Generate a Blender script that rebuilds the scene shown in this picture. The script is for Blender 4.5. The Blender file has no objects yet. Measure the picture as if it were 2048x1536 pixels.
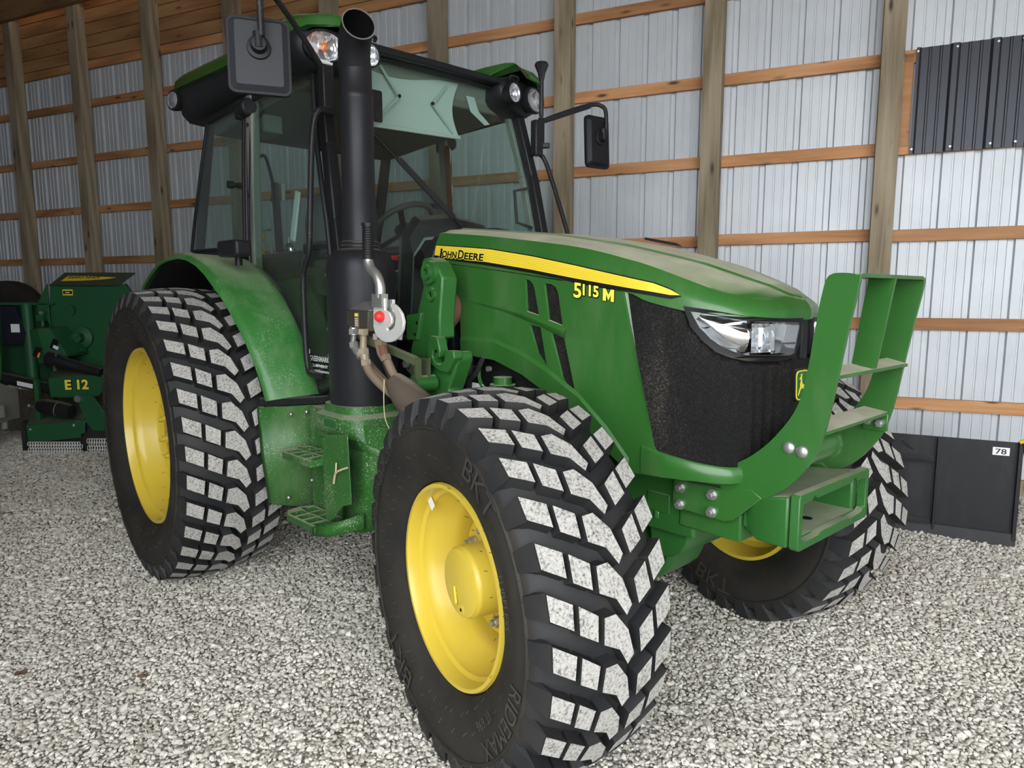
import bpy, math, random
import numpy as np
from mathutils import Vector, Matrix
from mathutils.geometry import tessellate_polygon

random.seed(7); np.random.seed(7)
SC = bpy.context.scene
COL = SC.collection

# ------------------------------------------------------------------ camera
CAM = Vector((4.0257, -2.2618, 1.5116)); YAW, PITCH, FPX = 2.4075, 0.1281, 1384.74
cd = bpy.data.cameras.new('camera'); cam = bpy.data.objects.new('camera', cd); COL.objects.link(cam)
fw = Vector((math.cos(YAW)*math.cos(PITCH), math.sin(YAW)*math.cos(PITCH), -math.sin(PITCH)))
rt = Vector((math.sin(YAW), -math.cos(YAW), 0)); up = rt.cross(fw)
cam.matrix_world = Matrix((rt, up, -fw)).transposed().to_4x4(); cam.location = CAM
cd.sensor_fit = 'HORIZONTAL'; cd.sensor_width = 36.0; cd.lens = FPX/2048*36.0
cd.clip_start = 0.05; cd.clip_end = 200
SC.camera = cam

# ------------------------------------------------------------------ sky, light, exposure
w = bpy.data.worlds.new('overcast_sky'); SC.world = w; w.use_nodes = True
bg = w.node_tree.nodes['Background']
bg.inputs[0].default_value = (0.93, 0.97, 1.0, 1); bg.inputs[1].default_value = 7.0
SC.view_settings.view_transform = 'Standard'; SC.view_settings.look = 'None'
SC.view_settings.exposure = 0.0; SC.view_settings.gamma = 1.0; SC.view_settings.use_curve_mapping = False

# ------------------------------------------------------------------ wall frame of the shed (its long axis is turned from the tractor's)
TH = 0.4087; WD = Vector((math.cos(TH), math.sin(TH), 0)); WN = Vector((-math.sin(TH), math.cos(TH), 0)); WALL = 2.591
def shed(s, d, z):            # s along the wall, d into the room from the siding, z up
    return WD*s + WN*(WALL-d) + Vector((0, 0, z))

# ------------------------------------------------------------------ mesh helpers
def wm(o):
    m = o.matrix_basis.copy()
    if o.parent: m = wm(o.parent) @ o.matrix_parent_inverse @ m
    return m

class MB:
    def __init__(s): s.v = []; s.f = []; s.m = []
    def add(s, vs, fs, mi=0):
        b = len(s.v); s.v.extend([tuple(q) for q in vs])
        for f in fs: s.f.append(tuple(b+i for i in f)); s.m.append(mi)
        return s
    def hexa(s, p, mi=0):     # 8 points: bottom 4 ccw, top 4 ccw
        return s.add(p, [(3,2,1,0),(4,5,6,7),(0,1,5,4),(1,2,6,5),(2,3,7,6),(3,0,4,7)], mi)
    def box(s, lo, hi, mi=0):
        (a,b,c),(d,e,f) = lo, hi
        return s.hexa([(a,b,c),(d,b,c),(d,e,c),(a,e,c),(a,b,f),(d,b,f),(d,e,f),(a,e,f)], mi)
    def obox(s, c, sz, mat=None, mi=0):
        mat = mat or Matrix.Identity(3); c = Vector(c); h = [q/2 for q in sz]
        P = [c + mat @ Vector((x*h[0], y*h[1], z*h[2])) for x,y,z in ((-1,-1,-1),(1,-1,-1),(1,1,-1),(-1,1,-1),(-1,-1,1),(1,-1,1),(1,1,1),(-1,1,1))]
        return s.hexa(P, mi)
    def bar(s, p0, p1, wd, ht, upv=(0,0,1), mi=0):
        p0, p1 = Vector(p0), Vector(p1); d = (p1-p0); L = d.length; d.normalize()
        u = Vector(upv); r = d.cross(u)
        if r.length < 1e-4: r = d.cross(Vector((1,0,0)))
        r.normalize(); u = r.cross(d)
        return s.obox((p0+p1)/2, (L, wd, ht), Matrix((d, r, u)).transposed(), mi)
    def tube(s, pts, r, n=10, caps=True, mi=0):
        pts = [Vector(q) for q in pts]; N = len(pts); rs = r if isinstance(r,(list,tuple)) else [r]*N
        t0 = (pts[1]-pts[0]).normalized(); a = Vector((0,0,1)) if abs(t0.z) < .9 else Vector((1,0,0))
        x = t0.cross(a).normalized(); V = []
        for i,q in enumerate(pts):
            t = (pts[min(i+1,N-1)]-pts[max(i-1,0)]).normalized()
            x = (x - t*x.dot(t)).normalized(); y = t.cross(x)
            for k in range(n):
                c = 2*math.pi*k/n; V.append(q + (x*math.cos(c)+y*math.sin(c))*rs[i])
        F = [(i*n+k, i*n+(k+1)%n, (i+1)*n+(k+1)%n, (i+1)*n+k) for i in range(N-1) for k in range(n)]
        if caps: F += [tuple(range(n-1,-1,-1)), tuple((N-1)*n+k for k in range(n))]
        return s.add(V, F, mi)
    def cyl(s, p0, p1, r0, r1=None, n=18, mi=0): return s.tube([p0,p1],[r0, r0 if r1 is None else r1], n, True, mi)
    def lathe(s, prof, o=(0,0,0), ax=(0,1,0), n=48, mi=0, close=False):   # prof: (radius, along)
        o = Vector(o); ax = Vector(ax).normalized(); a = Vector((0,0,1)) if abs(ax.z) < .9 else Vector((1,0,0))
        x = ax.cross(a).normalized(); y = ax.cross(x); V = []
        for r,t in prof:
            for k in range(n):
                c = 2*math.pi*k/n; V.append(o+ax*t+(x*math.cos(c)+y*math.sin(c))*r)
        N = len(prof); R = range(N) if close else range(N-1)
        F = [(i*n+k, i*n+(k+1)%n, ((i+1)%N)*n+(k+1)%n, ((i+1)%N)*n+k) for i in R for k in range(n)]
        return s.add(V, F, mi)
    def grid(s, rows, mi=0, flip=False):
        n = len(rows[0]); V = [q for r in rows for q in r]
        F = [(i*n+k, i*n+k+1, (i+1)*n+k+1, (i+1)*n+k) for i in range(len(rows)-1) for k in range(n-1)]
        if flip: F = [f[::-1] for f in F]
        return s.add(V, F, mi)
    def plate(s, poly, to3, t, holes=(), mi=0):     # to3(u,v,h) -> point; t thickness in h
        loops = [list(poly)]+[list(h) for h in holes]
        flat = [q for l in loops for q in l]
        tri = tessellate_polygon([[Vector((a,b,0)) for a,b in l] for l in loops])
        n = len(flat)
        V = [to3(a,b,0) for a,b in flat]+[to3(a,b,t) for a,b in flat]
        F = []
        for tr in tri:
            A,Bq,Cq = [flat[i] for i in tr]
            ar = (Bq[0]-A[0])*(Cq[1]-A[1])-(Cq[0]-A[0])*(Bq[1]-A[1])
            tr = tuple(tr) if ar > 0 else tuple(tr)[::-1]
            F.append(tuple(i+n for i in tr)); F.append(tr[::-1])
        b = 0
        for l in loops:
            m = len(l)
            for i in range(m): j = (i+1)%m; F.append((b+i, b+j, b+j+n, b+i+n))
            b += m
        return s.add(V, F, mi)
    def ball(s, c, r, n=12, sc=(1,1,1), mi=0):
        c = Vector(c); V = []; m = n//2
        for i in range(m+1):
            th = math.pi*i/m
            for k in range(n):
                ph = 2*math.pi*k/n; V.append(c+Vector((r*sc[0]*math.sin(th)*math.cos(ph), r*sc[1]*math.sin(th)*math.sin(ph), r*sc[2]*math.cos(th))))
        F = [(i*n+k,(i+1)*n+k,(i+1)*n+(k+1)%n,i*n+(k+1)%n) for i in range(m) for k in range(n)]
        return s.add(V, F, mi)
    def build(s, name, mats, parent=None, local=False, smooth=38, bevel=None, seg=2, fix=True, mesh=None):
        if mesh is None:
            mesh = bpy.data.meshes.new(name); mesh.from_pydata(s.v, [], s.f)
            if not isinstance(mats,(list,tuple)): mats = [mats]
            for q in mats: mesh.materials.append(q)
            mesh.polygons.foreach_set('material_index', s.m)
            import bmesh
            bm = bmesh.new(); bm.from_mesh(mesh)
            bmesh.ops.remove_doubles(bm, verts=bm.verts, dist=1e-5)
            bmesh.ops.dissolve_degenerate(bm, edges=bm.edges, dist=1e-6)
            if fix: bmesh.ops.recalc_face_normals(bm, faces=bm.faces)
            bm.to_mesh(mesh); bm.free()
            if smooth:
                mesh.polygons.foreach_set('use_smooth', [True]*len(mesh.polygons)); mesh.set_sharp_from_angle(angle=math.radians(smooth))
            mesh.update()
        return obj(name, mesh, parent, local, bevel, seg)

def obj(name, mesh, parent=None, local=False, bevel=None, seg=2):
    o = bpy.data.objects.new(name, mesh); COL.objects.link(o)
    if parent is not None:
        o.parent = parent
        if not local: o.matrix_parent_inverse = wm(parent).inverted()
    if bevel:
        b = o.modifiers.new('bevel','BEVEL'); b.width = bevel; b.segments = seg; b.limit_method = 'ANGLE'; b.angle_limit = math.radians(35)
        b.harden_normals = False
    return o
def tag(o, label, cat, group=None, kind=None):
    o['label'] = label; o['category'] = cat
    if group: o['group'] = group
    if kind: o['kind'] = kind
    return o
def thing(name, loc, label, cat, group=None, rz=0):
    o = bpy.data.objects.new(name, None); COL.objects.link(o); o.location = loc; o.rotation_euler = (0,0,rz); o.empty_display_size = .1
    return tag(o, label, cat, group)
def struct(o): o['kind'] = 'structure'; return o
def copy_to(o, parent, loc=None, rot=None):
    c = o.copy(); COL.objects.link(c); c.parent = parent
    if loc is not None: c.location = loc
    if rot is not None: c.rotation_euler = rot
    return c
_tc = {}
def glyphs(txt, size, bold=0.0, shear=0.0):       # list of verts (x,y) and faces of flat text
    k = (txt,size,bold,shear)
    if k in _tc: return _tc[k]
    cu = bpy.data.curves.new('t','FONT'); cu.body = txt; cu.size = size; cu.offset = bold; cu.shear = shear; cu.resolution_u = 3
    o = bpy.data.objects.new('t', cu); COL.objects.link(o)
    dg = bpy.context.evaluated_depsgraph_get(); dg.update()
    me = bpy.data.meshes.new_from_object(o.evaluated_get(dg))
    V = [(q.co.x,q.co.y) for q in me.vertices]; F = [tuple(q.vertices) for q in me.polygons]
    bpy.data.objects.remove(o); bpy.data.curves.remove(cu); bpy.data.meshes.remove(me)
    _tc[k] = (V,F); return V,F
def add_text(mb, txt, size, to3, bold=0.0, mi=0, width=None, shear=0.0):   # to3(u,v)->3d ; fitted to width
    V,F = glyphs(txt, size, bold, shear)
    if not V: return
    x0 = min(a for a,b in V); x1 = max(a for a,b in V); k = (width/(x1-x0)) if width else 1.0
    mb.add([to3((a-x0)*k, b) for a,b in V], F, mi)
def arcpts(cx, cy, r, a0, a1, n): return [(cx+r*math.cos(a0+(a1-a0)*i/n), cy+r*math.sin(a0+(a1-a0)*i/n)) for i in range(n+1)]
def spline(pts, n=8):          # catmull-rom through points
    P = [Vector(q) for q in pts]; P = [P[0]*2-P[1]]+P+[P[-1]*2-P[-2]]; out = []
    for i in range(1,len(P)-2):
        a,b,c,d = P[i-1:i+3]
        for k in range(n):
            t = k/n; out.append(.5*((2*b)+(c-a)*t+(2*a-5*b+4*c-d)*t*t+(3*b-a-3*c+d)*t**3))
    out.append(P[-2]); return out
def frame_y(y, sgn=-1):        # plate in the x-z plane at y, growing towards sgn*y
    return lambda u,v,h: (u, y+sgn*h, v)
def frame_x(x, sgn=1): return lambda u,v,h: (x+sgn*h, u, v)
def frame_z(z, sgn=1): return lambda u,v,h: (u, v, z+sgn*h)

# ------------------------------------------------------------------ materials
def nodes(name):
    m = bpy.data.materials.new(name); m.use_nodes = True; nt = m.node_tree; return m, nt, nt.nodes['Principled BSDF']
def N(nt, t, **kw):
    n = nt.nodes.new(t)
    for k,v in kw.items(): setattr(n,k,v)
    return n
def ramp(nt, fac, stops):
    r = N(nt,'ShaderNodeValToRGB'); e = r.color_ramp.elements
    e[0].position, e[0].color = stops[0][0], (*stops[0][1],1); e[1].position, e[1].color = stops[-1][0], (*stops[-1][1],1)
    for p,c in stops[1:-1]: q = e.new(p); q.color = (*c,1)
    nt.links.new(fac, r.inputs[0]); return r
def noise(nt, scale, detail=4, rough=.6, vec=None, dist=0):
    n = N(nt,'ShaderNodeTexNoise'); n.inputs['Scale'].default_value = scale; n.inputs['Detail'].default_value = detail
    n.inputs['Roughness'].default_value = rough; n.inputs['Distortion'].default_value = dist
    if vec is not None: nt.links.new(vec, n.inputs['Vector'])
    return n
def mixc(nt, fac, a, b):
    m = N(nt,'ShaderNodeMix', data_type='RGBA')
    for s,v in ((0,fac),(6,a),(7,b)):
        if hasattr(v,'is_output') or isinstance(v, bpy.types.NodeSocket): nt.links.new(v, m.inputs[s])
        elif s == 0: m.inputs[0].default_value = v
        else: m.inputs[s].default_value = (*v,1)
    return m.outputs[2]
def mth(nt, op, a, b=None, clamp=False):
    m = N(nt,'ShaderNodeMath', operation=op); m.use_clamp = clamp
    for i,v in enumerate((a,b)):
        if v is None: continue
        if isinstance(v, bpy.types.NodeSocket): nt.links.new(v, m.inputs[i])
        else: m.inputs[i].default_value = v
    return m.outputs[0]
def objvec(nt, scale=(1,1,1), rnd=True):
    tc = N(nt,'ShaderNodeTexCoord'); mp = N(nt,'ShaderNodeMapping'); mp.inputs['Scale'].default_value = scale
    nt.links.new(tc.outputs['Object'], mp.inputs['Vector'])
    if rnd:
        oi = N(nt,'ShaderNodeObjectInfo'); cb = N(nt,'ShaderNodeCombineXYZ'); v = mth(nt,'MULTIPLY',oi.outputs['Random'],37.0)
        for i in range(3): nt.links.new(v, cb.inputs[i])
        nt.links.new(cb.outputs[0], mp.inputs['Location'])
    return mp.outputs[0]
def bump(nt, b, h, strength=.3, dist=.01):
    n = N(nt,'ShaderNodeBump'); n.inputs['Strength'].default_value = strength; n.inputs['Distance'].default_value = dist
    nt.links.new(h, n.inputs['Height']); nt.links.new(n.outputs[0], b.inputs['Normal']); return n
DUST = (.60,.56,.43)
def paint(name, col, rough=.35, dust=.0, speck=.0, metal=0., coat=.0, var=.12, bumpy=0., dustcol=DUST, grime=0., spec=None):
    m,nt,b = nodes(name); vec = objvec(nt, rnd=False)
    n1 = noise(nt, 3.0, 5, .6, vec); dark = tuple(c*(1-var*2) for c in col)
    c = mixc(nt, n1.outputs[0], dark, tuple(min(1,k*(1+var)) for k in col))
    fac = None
    if dust:                       # settled on what faces up
        g = N(nt,'ShaderNodeNewGeometry'); sx = N(nt,'ShaderNodeSeparateXYZ'); nt.links.new(g.outputs['Normal'], sx.inputs[0])
        mr = N(nt,'ShaderNodeMapRange'); mr.inputs[1].default_value = .80; mr.inputs[2].default_value = .99; nt.links.new(sx.outputs[2], mr.inputs[0])
        n2 = noise(nt, 9, 6, .65, vec); k = mth(nt,'MULTIPLY', mr.outputs[0], mth(nt,'ADD', n2.outputs[0], .35))
        fac = mth(nt,'MULTIPLY', k, dust, True); c = mixc(nt, fac, c, dustcol)
    if grime:                      # smears and dried mud, streaked down
        n5 = noise(nt, 5, 6, .7, objvec(nt,(1,1,.35),False)); r5 = ramp(nt, n5.outputs[0], [(.48,(0,0,0)),(.75,(grime,)*3)])
        c = mixc(nt, r5.outputs[0], c, dustcol)
    if speck:
        n3 = noise(nt, 170, 3, .6, vec); n6 = noise(nt, 6, 3, .5, vec)
        r = ramp(nt, mth(nt,'ADD', n3.outputs[0], mth(nt,'MULTIPLY', n6.outputs[0], .35)), [(.80,(0,0,0)),(.86,(speck,)*3)]); c = mixc(nt, r.outputs[0], c, (.62,.60,.48))
    nt.links.new(c, b.inputs['Base Color'])
    b.inputs['Specular IOR Level'].default_value = spec if spec is not None else (.22 if max(col) < .06 else .42)
    b.inputs['Metallic'].default_value = metal; b.inputs['Coat Weight'].default_value = coat; b.inputs['Coat Roughness'].default_value = .12
    rn = N(nt,'ShaderNodeMapRange'); rn.inputs[3].default_value = rough*.8; rn.inputs[4].default_value = min(1,rough*1.3); nt.links.new(n1.outputs[0], rn.inputs[0])
    if fac is not None: nt.links.new(mth(nt,'ADD', rn.outputs[0], mth(nt,'MULTIPLY',fac,.6), True), b.inputs['Roughness'])
    else: nt.links.new(rn.outputs[0], b.inputs['Roughness'])
    if bumpy: bump(nt, b, noise(nt, 60, 4, .6, vec).outputs[0], bumpy, .004)
    return m
GREEN = (.026,.114,.020)
M = {}
M['green']  = paint('green_paint', GREEN, .30, dust=.95, coat=.28, var=.08, grime=.06)
M['green2'] = paint('green_paint_splashed', GREEN, .38, dust=.6, speck=.7, coat=.0, var=.12, grime=.12, spec=.3)
M['fgreen'] = paint('green_fender_paint', (.030,.150,.030), .36, dust=.50, speck=.35, coat=.10, var=.08, grime=.16)
M['cast']   = paint('green_cast_iron', (.022,.112,.020), .42, dust=.5, coat=.2, var=.1, bumpy=.35)
M['mgreen'] = paint('dark_green_mower_paint', (.012,.085,.030), .5, dust=.7, var=.15, dustcol=(.16,.14,.10))
M['yellow'] = paint('yellow_rim_paint', (.62,.455,.045), .36, dust=.10, speck=.0, coat=.25, var=.07, grime=.10, dustcol=(.45,.34,.12))
M['ydecal'] = paint('yellow_decal', (.76,.58,.045), .4, var=.03)
M['ylet']   = paint('yellow_letter', (.86,.72,.07), .45, var=.02)
M['black']  = paint('black_plastic', (.014,.014,.016), .42, dust=.25, var=.15, bumpy=.08)
M['bmetal'] = paint('black_satin_steel', (.016,.016,.018), .38, dust=.3, var=.15, speck=.12)
M['muff']   = paint('black_muffler_enamel', (.020,.020,.023), .40, dust=.8, var=.12, speck=.0, dustcol=(.20,.16,.11), metal=.2)
M['decalk'] = paint('black_decal', (.006,.006,.006), .5, var=.02)
M['white']  = paint('white_label', (.75,.75,.74), .5, var=.03)
M['steel']  = paint('zinc_plated_steel', (.46,.46,.44), .36, metal=.8, var=.12, bumpy=.05)
M['plate']  = paint('galvanised_plate', (.66,.66,.63), .45, metal=.35, var=.12, grime=.35, dustcol=(.38,.30,.20))
M['dirty']  = paint('muddy_fitting', (.20,.15,.10), .7, metal=.2, var=.3)
M['red']    = paint('red_knob', (.72,.025,.022), .35, var=.05)
M['rust']   = paint('rust_brown', (.16,.07,.045), .8, var=.3)
M['hose']   = paint('black_hose', (.025,.024,.023), .6, dust=.4, var=.3)
M['olive']  = paint('cab_grey_trim', (.16,.18,.15), .6, var=.06)
M['liner']  = paint('cab_roof_liner', (.13,.13,.105), .8, var=.15)
M['shade']  = paint('mint_sunshade', (.40,.46,.42), .6, var=.04)
M['seat']   = paint('grey_seat_fabric', (.07,.075,.075), .7, var=.2, bumpy=.3)
M['film']   = paint('clear_plastic_cover', (.20,.21,.20), .25, var=.2)
M['grey']   = paint('grey_paint_implement', (.20,.20,.17), .55, dust=.4, var=.2)
M['sheetd'] = paint('charcoal_sheet_metal', (.045,.047,.055), .33, metal=.35, var=.06)
M['plateb'] = paint('black_attachment_paint', (.018,.018,.020), .45, dust=.35, var=.2, grime=.08, dustcol=(.2,.2,.19))
M['twig']   = paint('dry_straw', (.50,.42,.25), .8, var=.2)
M['orange'] = paint('amber_bulb', (.75,.20,.03), .3, var=.05)

def mat_rubber(name, col, brown=.5, rough=.72):
    m,nt,b = nodes(name); vec = objvec(nt, rnd=False)
    n = noise(nt, 4, 5, .65, vec); r = ramp(nt, n.outputs[0], [(.35,col),(.7,tuple(c+brown*d for c,d in zip(col,(.040,.032,.022))))])
    nt.links.new(r.outputs[0], b.inputs['Base Color']); b.inputs['Roughness'].default_value = rough; b.inputs['Specular IOR Level'].default_value = .28
    bump(nt, b, noise(nt, 140, 3, .6, vec).outputs[0], .12, .002); return m
M['rubber'] = mat_rubber('tyre_rubber', (.015,.016,.018), .35, .62)
M['rubside']= mat_rubber('tyre_sidewall_rubber', (.013,.0128,.012), .55, .72)
def mat_tread():
    m,nt,b = nodes('dusty_worn_tread'); vec = objvec(nt, rnd=False)
    n = noise(nt, 120, 6, .74, vec); n2 = noise(nt, 14, 4, .6, vec)
    h = mth(nt,'ADD', n.outputs[0], mth(nt,'MULTIPLY', n2.outputs[0], .18))
    r = ramp(nt, h, [(.42,(.05,.048,.045)),(.51,(.22,.21,.195)),(.58,(.37,.355,.33)),(.75,(.47,.45,.42))])
    nt.links.new(r.outputs[0], b.inputs['Base Color']); b.inputs['Roughness'].default_value = .9
    bump(nt, b, h, .5, .004); return m
M['tread'] = mat_tread()
def mat_wood(name, c0, c1, c2, axis, rough=.75, knots=True):
    m,nt,b = nodes(name)
    sc = {'z':(26,26,1.6),'s':(1.6,26,26)}[axis]; vec = objvec(nt, sc)
    n = noise(nt, 1.0, 6, .62, vec, .6)
    wv = N(nt,'ShaderNodeTexWave', wave_type='RINGS', rings_direction='X' if axis=='z' else 'Z')
    wv.inputs['Scale'].default_value = .35; wv.inputs['Distortion'].default_value = 7; wv.inputs['Detail'].default_value = 3; wv.inputs['Detail Scale'].default_value = .8
    nt.links.new(objvec(nt, {'z':(14,14,.8),'s':(.8,14,14)}[axis]), wv.inputs['Vector'])
    f = mth(nt,'ADD', mth(nt,'MULTIPLY', n.outputs[0], .72), mth(nt,'MULTIPLY', wv.outputs[1], .28))
    r = ramp(nt, f, [(.25,c0),(.5,c1),(.78,c2)]); c = r.outputs[0]
    if knots:
        vo = N(nt,'ShaderNodeTexVoronoi'); vo.inputs['Scale'].default_value = 1.0; nt.links.new(objvec(nt, {'z':(9,9,2.6),'s':(2.6,9,9)}[axis]), vo.inputs['Vector'])
        kr = ramp(nt, vo.outputs['Distance'], [(.07,(1,1,1)),(.14,(.35,)*3),(.2,(0,0,0))]); c = mixc(nt, kr.outputs[0], c, tuple(k*.30 for k in c0))
    oi = N(nt,'ShaderNodeObjectInfo'); hs = N(nt,'ShaderNodeHueSaturation')
    nt.links.new(mth(nt,'ADD', mth(nt,'MULTIPLY', oi.outputs['Random'], .35), .82), hs.inputs['Value']); nt.links.new(c, hs.inputs['Color'])
    nt.links.new(hs.outputs[0], b.inputs['Base Color']); b.inputs['Roughness'].default_value = rough
    bump(nt, b, f, .25, .006); return m
M['post'] = mat_wood('weathered_post_wood', (.15,.115,.07), (.27,.215,.14), (.36,.30,.21), 'z')
M['girt'] = mat_wood('spruce_girt_wood', (.29,.125,.05), (.46,.22,.09), (.58,.31,.15), 's')
M['plank']= mat_wood('header_plank_wood', (.20,.095,.035), (.33,.17,.065), (.42,.23,.10), 's')
M['roofw']= mat_wood('roof_board_wood', (.14,.07,.03), (.22,.115,.05), (.28,.15,.07), 's', knots=False)

def mat_siding():
    m,nt,b = nodes('white_steel_siding'); vec = objvec(nt, (1,1,1))
    n = noise(nt, 2.2, 5, .6, vec); n2 = noise(nt, 28, 4, .7, objvec(nt,(1,1,.2)))
    f = mth(nt,'ADD', mth(nt,'MULTIPLY', n.outputs[0], .9), mth(nt,'MULTIPLY', n2.outputs[0], .1))
    r = ramp(nt, f, [(.3,(.47,.495,.52)),(.6,(.53,.555,.58)),(.8,(.57,.59,.61))])
    nt.links.new(r.outputs[0], b.inputs['Base Color']); b.inputs['Roughness'].default_value = .42; b.inputs['Metallic'].default_value = .12; return m
M['siding'] = mat_siding()

def mat_glass(name, tint, refl=1.0, haze=.0):
    m = bpy.data.materials.new(name); m.use_nodes = True; nt = m.node_tree; nt.nodes.clear()
    out = N(nt,'ShaderNodeOutputMaterial'); tr = N(nt,'ShaderNodeBsdfTransparent'); gl = N(nt,'ShaderNodeBsdfGlossy'); mx = N(nt,'ShaderNodeMixShader')
    tr.inputs[0].default_value = (*tint,1); gl.inputs['Roughness'].default_value = .03; gl.inputs[0].default_value = (refl,)*3+(1,)
    lw = N(nt,'ShaderNodeLayerWeight'); lw.inputs[0].default_value = .5      # Schlick reflectance, the same from either side
    fr = mth(nt,'ADD', mth(nt,'MULTIPLY', mth(nt,'POWER', lw.outputs['Facing'], 5.0), .90), .035)
    nt.links.new(fr, mx.inputs[0]); nt.links.new(tr.outputs[0], mx.inputs[1]); nt.links.new(gl.outputs[0], mx.inputs[2])
    sh = mx.outputs[0]
    if haze:
        df = N(nt,'ShaderNodeBsdfDiffuse'); df.inputs[0].default_value = (.42,.42,.38,1); m2 = N(nt,'ShaderNodeMixShader')
        n = noise(nt, 7, 5, .7, objvec(nt, rnd=False)); nt.links.new(mth(nt,'MULTIPLY', n.outputs[0], haze), m2.inputs[0])
        nt.links.new(sh, m2.inputs[1]); nt.links.new(df.outputs[0], m2.inputs[2]); sh = m2.outputs[0]
    nt.links.new(sh, out.inputs[0]); return m
M['glass'] = mat_glass('tinted_cab_glass', (.80,.90,.87), .9, .05)
M['lens']  = mat_glass('clear_lamp_lens', (.95,.96,.97), 1.0)
def mat_simple(name, col, rough, metal=0.):
    m,nt,b = nodes(name); n = noise(nt, 12, 2, .5, objvec(nt, rnd=False)); c = mixc(nt, n.outputs[0], tuple(k*.9 for k in col), col)
    nt.links.new(c, b.inputs['Base Color']); b.inputs['Roughness'].default_value = rough; b.inputs['Metallic'].default_value = metal; return m
M['chrome'] = mat_simple('lamp_reflector', (.92,.93,.94), .10, 1.0)
M['mirror'] = mat_simple('mirror_glass', (.85,.87,.88), .03, 1.0)
def mat_facet():
    m,nt,b = nodes('faceted_reflector'); v = N(nt,'ShaderNodeTexVoronoi'); v.inputs['Scale'].default_value = 55; nt.links.new(objvec(nt,(1,1,.3),False), v.inputs['Vector'])
    r = ramp(nt, v.outputs['Color'], [(.2,(.35,.36,.38)),(.6,(.85,.86,.88)),(.9,(1,1,1))]); nt.links.new(r.outputs[0], b.inputs['Base Color'])
    b.inputs['Metallic'].default_value = .75; b.inputs['Roughness'].default_value = .25; bump(nt,b,v.outputs['Distance'],.6,.01); return m
M['facet'] = mat_facet()
def mat_grille():
    m,nt,b = nodes('dusty_grille_screen'); vec = objvec(nt, rnd=False)
    n = noise(nt, 150, 4, .7, vec); n2 = noise(nt, 5, 4, .6, objvec(nt,(1,1,.25),False))
    f = mth(nt,'ADD', mth(nt,'MULTIPLY', n.outputs[0], .75), mth(nt,'MULTIPLY', n2.outputs[0], .45))
    r = ramp(nt, f, [(.50,(.004,.004,.004)),(.66,(.014,.013,.012)),(.84,(.085,.072,.055))])
    nt.links.new(r.outputs[0], b.inputs['Base Color']); b.inputs['Roughness'].default_value = .85; b.inputs['Specular IOR Level'].default_value = .2
    v = N(nt,'ShaderNodeTexVoronoi'); v.inputs['Scale'].default_value = 260; nt.links.new(vec, v.inputs['Vector'])
    bump(nt, b, v.outputs['Distance'], .5, .004); return m
M['grille'] = mat_grille()

# ================================================================== THE SHED
POSTS = [3.124, 1.82, .507, -.805, -2.11, -3.46, -4.77, -6.095, -7.42, -8.74, 4.44, 5.75, 7.06, 8.37]
wall = struct(bpy.data.objects.new('wall_back', None)); COL.objects.link(wall); wall.location = shed(0,0,0); wall.rotation_euler = (0,0,TH)
# local frame of the wall: x along s, -y into the room
def rib_profile():
    P = .2525; out = []
    for k in range(3):
        o = k*P
        for t,dp in ((0,.024),(.018,.024),(.028,0),(.086,0),(.089,.005),(.100,.005),(.103,0),(.156,0),(.159,.005),(.170,.005),(.173,0),(.2245,0),(.2345,.024)): out.append((o+t, dp))
    out.append((3*P,.024)); return out
def sheet_mesh(z0, z1, prof, name, mat):
    mb = MB()
    rows = [[(t-prof[0][0], dp, z) for t,dp in prof] for z in (z0,z1)]
    mb.grid(rows); rows2 = [[(t, dp+.0015, z) for t,dp,z in r] for r in rows]; mb.grid(rows2, flip=True)
    o = mb.build(name, mat, wall, local=True, smooth=None, fix=False); return o
first = sheet_mesh(.10, 5.2, rib_profile(), 'siding_sheet', M['siding'])
S0 = 2.223 - 16*.7575
first.location = (S0, .003, 0)
for i in range(1,26): copy_to(first, wall, (S0+i*.7575, .003, 0))
# posts
pm = MB().box((-.077,-.18,-.05),(.077,-.038,5.35)); post = pm.build('post', M['post'], wall, local=True, bevel=.004)
for i,s in enumerate(POSTS):
    o = post if i == 0 else copy_to(post, wall)
    o.location = (s,0,0); o.rotation_euler = (0,0,0)
# girts: nailed to the outer face of the posts, one length per bay
GZ = [.617, 1.24, 1.925, 2.585, 3.24, 3.915]
PS = sorted(POSTS)
for a,b in zip(PS[:-1],PS[1:]):
    for z in GZ:
        if 2.5 < z < 2.6 and a > 3.0 and b < 4.5: continue           # the framed opening
        L = b-a; g = MB().box((-L/2,-.039,0),(L/2,-.002,.093)).build('girt', M['girt'], wall, local=True, bevel=.003)
        g.location = ((a+b)/2, 0, z+random.uniform(-.006,.006))
    for k,(z,h) in enumerate(((4.385,.105),(4.492,.15),(4.645,.145),(4.793,.145),(4.941,.16),(5.105,.15))):
        L = b-a; g = MB().box((-L/2,-.039,0),(L/2,-.001,h-.004)).build('header_plank', M['girt'] if k==0 else M['plank'], wall, local=True, bevel=.003)
        g.location = ((a+b)/2, 0, z)
    sk = MB().box((-(b-a)/2,-.04,-.06),((b-a)/2,-.002,.12)).build('skirt_board', M['post'], wall, local=True, bevel=.003); sk.location = ((a+b)/2,0,0)
# framed patch beside the right post
fr = MB().box((-.06,-.039,0),(.05,-.002,.69)).build('window_framing', M['girt'], wall, local=True, bevel=.003); fr.location = (3.225,0,2.625)
fr = MB().box((-.07,-.041,0),(1.2,-.003,.06)).build('window_framing', M['girt'], wall, local=True, bevel=.003); fr.location = (3.23,0,2.575)
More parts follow.
